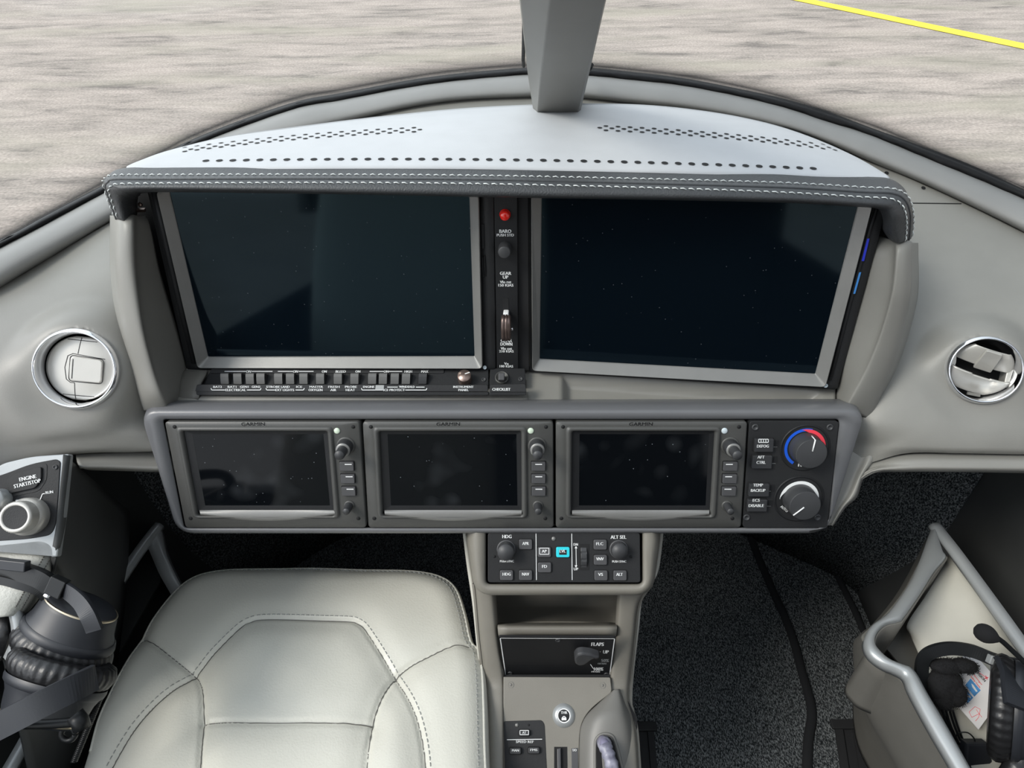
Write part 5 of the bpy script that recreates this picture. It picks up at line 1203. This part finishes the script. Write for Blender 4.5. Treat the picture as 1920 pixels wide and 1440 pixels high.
g = MB(); g.surf([[Z(x, y, TZ-.005) for x, y in ((298, 984), (222, 1090), (140, 1222), (45, 1392))], [Z(x+4, y+4, TZ-.10) for x, y in ((298, 984), (222, 1090), (140, 1222), (45, 1392))]], 4, 2); tlp('pocket_wall', g, m_wall, solid=.002)

# ================================================================== LEFT ARMREST, ENGINE PANEL
FE = Frame(60, 930, .70, 48, 12)
ep = thing('engine_start_panel', 'black engine start and stop panel with ribbed rotary knob at the far left', 'control panel', FE)
F = FE
mb = MB(); fo = [(-60, 905), (10, 868), (60, 856), (132, 851), (121, 960), (109, 1044), (98, 1045), (96, 1025), (80, 1017), (-60, 1032)]; 
mb.prism([p[:2] for p in rpoly([F.l(*p) for p in fo], [.001, .004, .01, .003, .01, .002, .001, .008, .008, .001], 4)], -.006, .002, .0015); mesh('silver_surround', mb, m_silver, ep)
mb = MB(); fi = [(-60, 912), (14, 888), (60, 870), (108, 861), (116, 866), (112, 930), (107, 985), (98, 1003), (60, 1010), (-60, 1018)]
mb.prism([p[:2] for p in rpoly([F.l(*p) for p in fi], [.001, .008, .01, .002, .002, .01, .006, .006, .01, .001], 4)], .001, .003, .0005); mesh('faceplate', mb, m_blk, ep)
kb_ = [(22, 900), (35, 888), (83, 875), (83, 898), (72, 915), (22, 926)]
mb = MB(); mb.prism([p[:2] for p in rpoly([F.l(*p) for p in [(15, 900), (32, 882), (92, 868), (91, 900), (77, 921), (15, 934)]], .004, 4)], .0025, .0034, .0003); mesh('button_surround', mb, m_blk2, ep)
bt = mesh('push_button', MB().prism([p[:2] for p in rpoly([F.l(*p) for p in kb_], .003, 4)], .003, .0056, .0007), m_blk2, ep)
TX = MB(); text(TX, F, 'ENGINE', 52, 896, 32, 7, .0062, rot=12, bold=.008); text(TX, F, 'START/STOP', 51, 906.5, 51, 7, .0062, rot=13, bold=.008); mesh('button_mark', TX, m_white, bt)
TX = MB(); text(TX, F, 'RUN', 92.5, 923, 14, 5, .0036, rot=8); text(TX, F, 'OFF', 35.5, 938.5, 13, 5, .0036, rot=8)
line(TX, F, 84, 925.5, 79.5, 926, 1.6, .0036); line(TX, F, 79.5, 926, 74, 940, 1.6, .0036); line(TX, F, 43, 936, 49, 935, 1.8, .0036); line(TX, F, 48, 935, 48, 939, 1.8, .0036); mesh('lettering', TX, m_white, ep)
screw(ep, F, 104, 876, 5, .003)
c = F.l(57, 968, .003); k = F.k(57, 968)
mb = MB(); n = 96
d1 = Vector((F.l(48, 982, .03).x, F.l(48, 982, .03).y, .030)); dir_ = (d1-Vector((c.x, c.y, .003)))
def kr(r, t, am=0): return [Vector((c.x, c.y, .003))+Vector((0, 0, dir_.z*t))+Vector((math.cos(2*math.pi*i/n), math.sin(2*math.pi*i/n), 0))*((r-(am if i % 2 else 0))*k) for i in range(n)]
mb.loft([kr(37, 0), kr(37, .30), kr(35.5, .42), kr(31, .5)]); mesh('rotary_knob', mb, m_vent, ep)
mb = MB(); mb.loft([kr(31.5, .45), kr(31.5, .55, 1.2), kr(31, .9, 1.2), kr(29, .98, .6), kr(24, 1.0), kr(22.5, .97)]); mesh('knob_crown', mb, m_vent, ep)
mb = MB(); mb.loft([kr(23, .97), kr(1, .96)], cap1=True); mesh('knob_face', mb, m_blk2, ep)
mb = MB(); mb.tube([Vector((c.x-6*k, c.y+34*k, .003+dir_.z*.36)), Vector((c.x-9*k, c.y+32*k, .003+dir_.z*.52))], .0006, 6); mesh('pointer', mb, m_white, ep)
mb = MB(); c = F.l(3, 936, .003); mb.lathe(c, [(21*k, .003), (20*k, .016), (18*k, .018), (.0001, .018)], 48); mesh('rotary_knob', mb, m_silver, ep)
# carrier body beneath the panel (side of the ledge)
FAR = Frame(60, 1060, .70, 60, 8)
ar = thing('armrest', 'padded pale grey leather armrest with a double stitched seam at the left edge', 'armrest', FAR)
g = MB()
g.surf([[FAR.W(x, y, w_) for x, y, w_ in ((-80, 1020, -.01), (0, 1020, -.008), (60, 1015, -.006), (90, 1020, -.008), (104, 1030, -.016), (108, 1036, -.035))],
        [FAR.W(x, y, w_) for x, y, w_ in ((-80, 1040, .006), (0, 1036, .007), (60, 1034, .008), (88, 1038, .004), (102, 1044, -.006), (108, 1052, -.035))],
        [FAR.W(x, y, w_) for x, y, w_ in ((-80, 1085, .010), (0, 1080, .010), (50, 1078, .009), (74, 1078, .004), (88, 1080, -.006), (94, 1085, -.035))],
        [FAR.W(x, y, w_) for x, y, w_ in ((-80, 1125, .010), (0, 1120, .010), (32, 1118, .008), (50, 1116, .004), (66, 1116, -.006), (74, 1122, -.035))],
        [FAR.W(x, y, w_) for x, y, w_ in ((-80, 1160, .004), (-10, 1158, .004), (14, 1156, .002), (30, 1154, -.004), (42, 1152, -.012), (48, 1156, -.035))]], 6, 6)
mesh('leather_pad', g, m_arm, ar, FAR, True, solid=.004)
AB = BVHTree.FromPolygons([tuple(p) for p in g.v], g.f)
g = MB()
for l0, l1 in (((92, 1026), (28, 1140)), ((101, 1034), (38, 1146))):
    n = 26
    for i in range(n):
        a, b = i/n, (i+.62)/n
        p, q = [onbvh(AB, l0[0]+(l1[0]-l0[0])*t, l0[1]+(l1[1]-l0[1])*t, .0004) for t in (a, b)]
        g.tube([p, q], .0006, 5)
mesh('stitching', g, m_traywall, ar, FAR, True)
# carrier ledge that holds the panel and the armrest
g = MB()
g.surf([[FE.W(131, 858, -.006), FE.W(120, 960, -.006), FE.W(110, 1046, -.004), FAR.W(96, 1088, -.034), FAR.W(50, 1160, -.034), FAR.W(0, 1240, -.034)],
        [FE.W(134, 864, -.02), FE.W(125, 962, -.02), FE.W(116, 1048, -.03), FAR.W(104, 1092, -.05), FAR.W(60, 1166, -.05), FAR.W(10, 1246, -.05)],
        [Vector((-.56, .62, 1.25)), Vector((-.555, .56, 1.2)), Vector((-.555, .5, 1.15)), Vector((-.555, .42, 1.1)), Vector((-.555, .34, 1.1)), Vector((-.555, .26, 1.1))]], 4, 5)
mesh('carrier_flank', g, m_wall, ar, FAR, True, solid=.003)
# silver hoop and black pad aft of the armrest
g = MB(); hoop = [(-40, 1118), (8, 1121), (24, 1128), (31, 1150), (36, 1180), (33, 1205), (26, 1222), (20, 1235)]
g.sweep(cr([P(x, y, .69) for x, y in hoop], 5), [(-.005, -.004), (.005, -.004), (.006, .003), (0, .006), (-.006, .003)], -FW); mesh('silver_hoop', g, m_silver, ar, FAR, True)
g = MB(); g.surf([[P(-40, 1140, .70), P(5, 1146, .698), P(20, 1158, .70)], [P(-40, 1190, .69), P(8, 1190, .69), P(27, 1190, .70)], [P(-40, 1250, .70), P(0, 1240, .70), P(14, 1232, .705)]], 5, 5); mesh('grip_pad', g, m_pad, ar, FAR, True, solid=.004)

# ================================================================== HEADSETS
def camaxes(px, py, d, ax, ay, toward):
    """frame whose n axis lies along image direction (ax, ay) tipped towards the viewer"""
    n = (RT*ax+UP*ay-FW*toward).normalized(); u = (RT*ay-UP*ax); return axes_frame(P(px, py, d), u, n)
def wr_oval(a, b, z, n=240, amp=0, ph=0, k=34): return [Vector(((a+amp*math.sin(k*2*math.pi*i/n+ph))*math.cos(2*math.pi*i/n), (b+amp*math.sin(k*2*math.pi*i/n+ph))*math.sin(2*math.pi*i/n), z)) for i in range(n)]
def cup(parent, F, PF, a, b, big=1.0, ring=None):
    """ear cup: n axis points out through the shell, the cushion sits at negative n"""
    def place(mb): mb.v = [PF.I @ (F.M @ p) for p in mb.v]; return mb
    mb = MB(); mb.loft([wr_oval(a*.99, b*.99, .000), wr_oval(a*1.0, b*1.0, .003), wr_oval(a*.98, b*.98, .007), wr_oval(a*.94, b*.94, .009)]); mesh('cup_rim', place(mb), m_hs, parent)
    mb = MB(); mb.loft([wr_oval(a*.94, b*.94, .008), wr_oval(a*.86, b*.86, .016), wr_oval(a*.80, b*.80, .030), wr_oval(a*.77, b*.77, .034), wr_oval(a*.76, b*.76, .0345), wr_oval(a*.70, b*.70, .038), wr_oval(a*.4, b*.4, .041), wr_oval(a*.01, b*.01, .0415)], cap1=True); sh = mesh('cup_shell', place(mb), m_hs, parent)
    mb = MB(); mb.loft([wr_oval(a*.775, b*.775, .0335), wr_oval(a*.782, b*.782, .0348), wr_oval(a*.76, b*.76, .0358), wr_oval(a*.75, b*.75, .0352)]); mesh('trim_ring', place(mb), ring or m_brass, parent)
    mb = MB(); mb.loft([wr_oval(a*.93, b*.93, .001), wr_oval(a*.99, b*.99, -.002, amp=.0004), wr_oval(a*1.05, b*1.05, -.008, amp=.0004), wr_oval(a*1.06, b*1.06, -.013, amp=.0005, ph=.4), wr_oval(a*1.0, b*1.0, -.020, amp=.0004, ph=.7), wr_oval(a*.86, b*.86, -.0225, amp=.0004), wr_oval(a*.66, b*.66, -.019), wr_oval(a*.56, b*.54, -.009), wr_oval(a*.52, b*.50, .0)]); mesh('ear_cushion', place(mb), m_pad, parent)
    mb = MB(); mb.loft([wr_oval(a*.56, b*.54, -.004), wr_oval(a*.01, b*.01, -.003)], cap1=True); mesh('ear_mesh', place(mb), m_hole, parent)
    return sh
PF = world_frame(P(110, 1220, .72))
h1 = thing('headset', 'black aviation headset with two padded ear cups lying beside the left of the seat', 'headset', PF, 'aviation headsets')
C1 = camaxes(126, 1194, .70, .40, .90, -.02); cup(h1, C1, PF, .048, .034)
C2 = camaxes(108, 1274, .675, -.26, -.95, .30); cup(h1, C2, PF, .0485, .036)
def ribbon(parent, pts, hw, th, m, nm, up=None):
    g = MB(); g.sweep(cr([P(*p) for p in pts], 10), [(-hw, -th), (hw, -th), (hw*1.03, 0), (hw, th), (-hw, th), (-hw*1.03, 0)], up or -FW, smooth=False); return mesh(nm, g, m, parent, PF, True)
ribbon(h1, [(100, 1100, .70), (122, 1106, .67), (148, 1126, .655), (165, 1152, .648), (178, 1182, .650)], .0075, .0022, m_hs, 'yoke')
ribbon(h1, [(178, 1270, .634), (130, 1294, .612), (70, 1324, .600), (0, 1360, .598), (-60, 1390, .60)], .0115, .003, m_hs, 'yoke')
ribbon(h1, [(-60, 1052, .70), (0, 1062, .69), (40, 1072, .682), (78, 1086, .678), (104, 1106, .68)], .0085, .004, m_hsd, 'headband')
ribbon(h1, [(-60, 1082, .69), (0, 1086, .685), (40, 1096, .682), (72, 1106, .684), (92, 1124, .69)], .004, .004, m_hsd, 'headband_pad')
g = MB(); g.box(P(14, 1058, .672), (.040, .010, .009), Matrix((RT, UP, -FW)).transposed()@Matrix.Rotation(rad(-6), 3, 'Z')); mesh('slider_block', g, m_hs, h1, PF, True, bevel=.001)
g = MB(); g.box(P(108, 1100, .668), (.016, .018, .010), Matrix((RT, UP, -FW)).transposed()@Matrix.Rotation(rad(-25), 3, 'Z')); mesh('hinge', g, m_hsd, h1, PF, True, bevel=.001)
g = MB(); g.tube([P(88, 1112, .672), P(96, 1120, .672)], .0045, 12); mesh('hinge_pin', g, m_chrome, h1, PF, True)
g = MB(); g.tube(cr([P(-60, 1352, .615), P(10, 1357, .615), P(80, 1358, .62), P(140, 1354, .625)], 4), .0042, 12); mesh('microphone_boom', g, m_hsd, h1, PF, True)
g = MB(); g.tube([P(140, 1340, .622), P(150, 1352, .622), P(154, 1366, .622)], .0075, 14); mesh('boom_joint', g, m_hsd, h1, PF, True)
g = MB(); g.tube([P(128+13*math.cos(a), 1376+12*math.sin(a), .66) for a in [i*.3 for i in range(22)]], .0028, 8); mesh('cable', g, m_hsd, h1, PF, True)
g = MB(); co = []
for i in range(360):
    t = i/360; x = 196-(196-140)*t; y = 1288+(1430-1288)*t; a = i*.75; co.append(P(x+4.5*math.cos(a)-2*t, y+2*math.sin(a)*.4, .70+.003*math.sin(a)))
g.tube(co, .0012, 6); mesh('coiled_cable', g, m_hsd, h1, PF, True)
g = MB(); c_ = C2.M @ Vector((.006, 0.012, .0418)); fz = axes_frame(P(86, 1331, .648), RT, -FW); g.lathe((0, 0), [(.0035, -.0004), (.0034, .0004), (.0001, .0006)], 16); g.v = [fz.M@Vector((p.x, p.y*.4, p.z)) for p in g.v]; mesh('badge', g, m_silver, h1, PF, True)

PF = world_frame(P(1840, 1290, .80))
h2 = thing('headset', 'black aviation headset with fleece head pad and boom microphone in the right side tray', 'headset', PF, 'aviation headsets')
C3 = camaxes(1898, 1332, .80, .80, -.05, .55); cup(h2, C3, PF, .058, .044)
C4 = camaxes(1925, 1470, .80, .55, -.30, .75); cup(h2, C4, PF, .060, .046)
ribbon(h2, [(1768, 1400, .865), (1746, 1352, .855), (1734, 1300, .85), (1728, 1255, .845), (1738, 1228, .84), (1775, 1216, .835), (1820, 1220, .828), (1862, 1236, .82), (1895, 1245, .815), (1940, 1250, .81)], .0075, .0028, m_hsd, 'headband')
g = MB(); g.box(P(1862, 1238, .806), (.012, .010, .008), Matrix((RT, UP, -FW)).transposed()@Matrix.Rotation(rad(-20), 3, 'Z')); mesh('slider_block', g, m_silver, h2, PF, True, bevel=.001)
ribbon(h2, [(1880, 1244, .80), (1890, 1262, .785), (1898, 1290, .768), (1904, 1325, .755)], .012, .003, m_hs, 'yoke')
# fleece pad: lumpy core with a coat of short fibres
core = [(1760, 1244, .838), (1785, 1238, .835), (1815, 1240, .832), (1828, 1248, .83)]
g = MB()
def blob(px, py, d, rx, ry, rz=.014, seg=22):
    F_ = axes_frame(P(px, py, d), RT, -FW); k = d/FPX; rs = []
    for i in range(1, 13):
        a = math.pi*i/13; rs.append([F_.M@Vector((rx*k*math.sin(a)*math.cos(b)*(1+.06*math.sin(5*b+i)), ry*k*math.sin(a)*math.sin(b)*(1+.06*math.sin(4*b+i*2)), rz*math.cos(a))) for b in [2*math.pi*j/seg for j in range(seg)]])
    g.loft(rs, cap0=True, cap1=True)
for q in ((1775, 1250, .842, 30, 14), (1808, 1248, .838, 22, 12), (1772, 1285, .842, 32, 34), (1790, 1300, .840, 20, 24), (1768, 1310, .843, 20, 18)): blob(*q)
fl = g; cnt = len(g.v)
for i in range(9000):
    v = g.v[random.randrange(cnt)]
    nn_ = Vector((random.uniform(-1, 1), random.uniform(-1, 1), random.uniform(-1, 1))).normalized(); nn_ = (nn_-FW*.5).normalized(); L_ = random.uniform(.001, .0034)
    b0 = v+Vector((random.uniform(-1, 1), random.uniform(-1, 1), random.uniform(-1, 1)))*.002; t_ = nn_.cross(FW).normalized()*.0003
    g.add([b0-t_, b0+t_, b0+nn_*L_], [[0, 1, 2]])
mesh('fleece_pad', g, m_fleece, h2, PF, True)
g = MB(); g.tube([P(1827+4.6*i, 1178+2.2*i, .775-.0006*i) for i in range(11)], [.002, .0068, .0088, .0098, .0102, .0102, .0096, .0085, .0070, .0050, .003], 20); mesh('microphone', g, m_fleece, h2, PF, True)
g = MB(); g.tube(cr([P(1870, 1196, .772), P(1882, 1205, .775), P(1898, 1220, .78), P(1930, 1250, .785)], 4), .0028, 10); mesh('microphone_boom', g, m_hsd, h2, PF, True)
g = MB()
for k_, (dx, dy) in enumerate(((0, 0), (7, 3), (14, 2), (21, 6))):
    g.tube(cr([P(1765+dx, 1325+dy, .86), P(1776+dx, 1360+dy, .86), P(1788+dx, 1388+dy, .86), P(1806+dx*.6, 1398+dy*.5, .86)], 5), .0014, 8)
g.tube(cr([P(1790, 1382, .85), P(1800, 1374, .845), P(1815, 1374, .842), P(1826, 1384, .842), P(1828, 1392, .845)], 5), .0009, 6); mesh('cable', g, m_hsd, h2, PF, True)
g = MB(); g.prism([(-.016, -.016), (.014, -.018), (.018, -.004), (.012, .018), (-.014, .018)], 0, .012, .003); fz = axes_frame(P(1822, 1412, .85), RT, -FW); g.v = [fz.M@p for p in g.v]; mesh('control_box', g, m_hs, h2, PF, True)

# ---- safety card on the tray lining
n_ = (FW*-1+Vector((0, 0, .4))).normalized()
FCD = axes_frame(P(1826, 1294, .862), Vector((1, -1, 0)), n_)
card = thing('safety_card', 'white printed safety card with blue pictures lying in the right tray', 'card', FCD)
a, b, c_, d_ = [FCD.l2(*p) for p in ((1817, 1216), (1888, 1294), (1834, 1368), (1763, 1287))]
g = MB(); g.prism([a, b, c_, d_], -.001, .0006, 0, cap0=True); mesh('card_sheet', g, m_paper, card)
def on_card(s, t): p = (1-t)*((1-s)*Vector(a)+s*Vector(b))+t*((1-s)*Vector(d_)+s*Vector(c_)); return (p.x, p.y)
def ctext(s, px, py, wp, hp_, m, rot, nm='lettering'):
    g = MB(); text(g, FCD, s, px, py, wp, hp_, .0009, rot=rot, bold=.01); mesh(nm, g, m, card)
ctext('VISION', 1840, 1269, 22, 4.6, m_blk, -48)
ctext('Passenger', 1833, 1274, 27, 3.6, m_redp, -52); ctext('Safety Guide', 1829, 1279, 28, 3.6, m_redp, -52)
m_photo = mat('printed_sky', (.10, .34, .72), .6, var=.35, vscale=60)
g = MB(); g.add([(*FCD.l2(*p), .0009) for p in ((1819, 1272), (1838, 1294), (1826, 1306), (1809, 1284))], [[0, 1, 2, 3]]); mesh('printed_picture', g, m_photo, card)
g = MB(); g.add([(*FCD.l2(*p), .0009) for p in ((1806, 1287), (1824, 1308), (1813, 1319), (1797, 1299))], [[0, 1, 2, 3]]); mesh('printed_picture', g, m_photo, card)
g = MB(); g.add([(*FCD.l2(*p), .0012) for p in ((1820, 1281), (1824, 1284), (1832, 1296), (1829, 1297), (1822, 1288))], [[0, 1, 2, 3, 4]]); g.add([(*FCD.l2(*p), .0012) for p in ((1809, 1301), (1818, 1304), (1819, 1309), (1812, 1306))], [[0, 1, 2, 3]]); mesh('printed_aircraft', g, m_white, card)
g = MB(); line(g, FCD, 1836, 1261, 1847, 1269, .9, .0010); line(g, FCD, 1848, 1267, 1851, 1274, 1.6, .0010); line(g, FCD, 1846, 1272, 1853, 1270, 1.4, .0010)
for q in ((1817, 1335, 1828, 1325), (1828, 1325, 1838, 1330), (1838, 1330, 1835, 1345), (1835, 1345, 1829, 1352), (1817, 1335, 1822, 1345), (1822, 1345, 1836, 1338), (1830, 1330, 1841, 1345)): line(g, FCD, *q, .7, .0010)
mesh('printed_drawing', g, m_redp, card)

# ================================================================== FLOOR DETAILS
def flo(px, py, dz=.0): return Z(px, py, .75+dz)
for pts, r in (([(1405, 1000), (1420, 1040), (1448, 1105), (1475, 1165), (1492, 1215), (1505, 1265), (1518, 1310), (1522, 1345), (1516, 1385), (1514, 1425), (1512, 1500)], .0085), ([(1530, 985), (1552, 1040), (1580, 1100), (1605, 1150), (1622, 1190), (1660, 1260)], .007)):
    g = MB(); g.tube(cr([flo(x, y, .001) for x, y in pts], 5), r, 10, flat=.7); o = mesh('carpet_edging', g, m_binding); tag(o, 'dark piping along the carpet edge nearest the console' if r > .008 else 'dark piping along the carpet edge beside the right tray', 'carpet trim')
def rail(label, x0, y0, x1, y1, hw):
    A, B = flo(x0, y0), flo(x1, y1); t = thing('seat_rail', label, 'seat rail', world_frame(A)); RF = world_frame(A)
    d = (B-A).normalized(); s_ = Vector((d.y, -d.x, 0))*hw
    g = MB(); g.loft([[A-s_+Zv*.002, A-s_+Zv*.006, A-s_*.4+Zv*.006, A-s_*.35+Zv*.001, A+s_*.35+Zv*.001, A+s_*.4+Zv*.006, A+s_+Zv*.006, A+s_+Zv*.002], [B-s_+Zv*.002, B-s_+Zv*.006, B-s_*.4+Zv*.006, B-s_*.35+Zv*.001, B+s_*.35+Zv*.001, B+s_*.4+Zv*.006, B+s_+Zv*.006, B+s_+Zv*.002]], smooth=False); mesh('channel', g, m_blk2, t, RF, True)
    g = MB(); g.box(A+Zv*.007-d*.006, (hw*2.6, .016, .006)); mesh('end_block', g, m_blk2, t, RF, True, bevel=.001)
    return t
rail('black seat rail on the carpet beside the right side tray', 1588, 1368, 1612, 1520, .022)
rail('black seat rail on the carpet close to the console', 1206, 1372, 1218, 1520, .018)
g = MB(); g.tube([flo(1576, 1359, .004), flo(1668, 1361, .004)], .006, 8, flat=.5); g.tube([flo(1612, 1366, .004), flo(1640, 1440, .004), flo(1665, 1510, .004)], .006, 8, flat=.5); tag(mesh('carpet_edging', g, m_binding), 'dark stitched edging around the seat rail cutout', 'carpet trim')
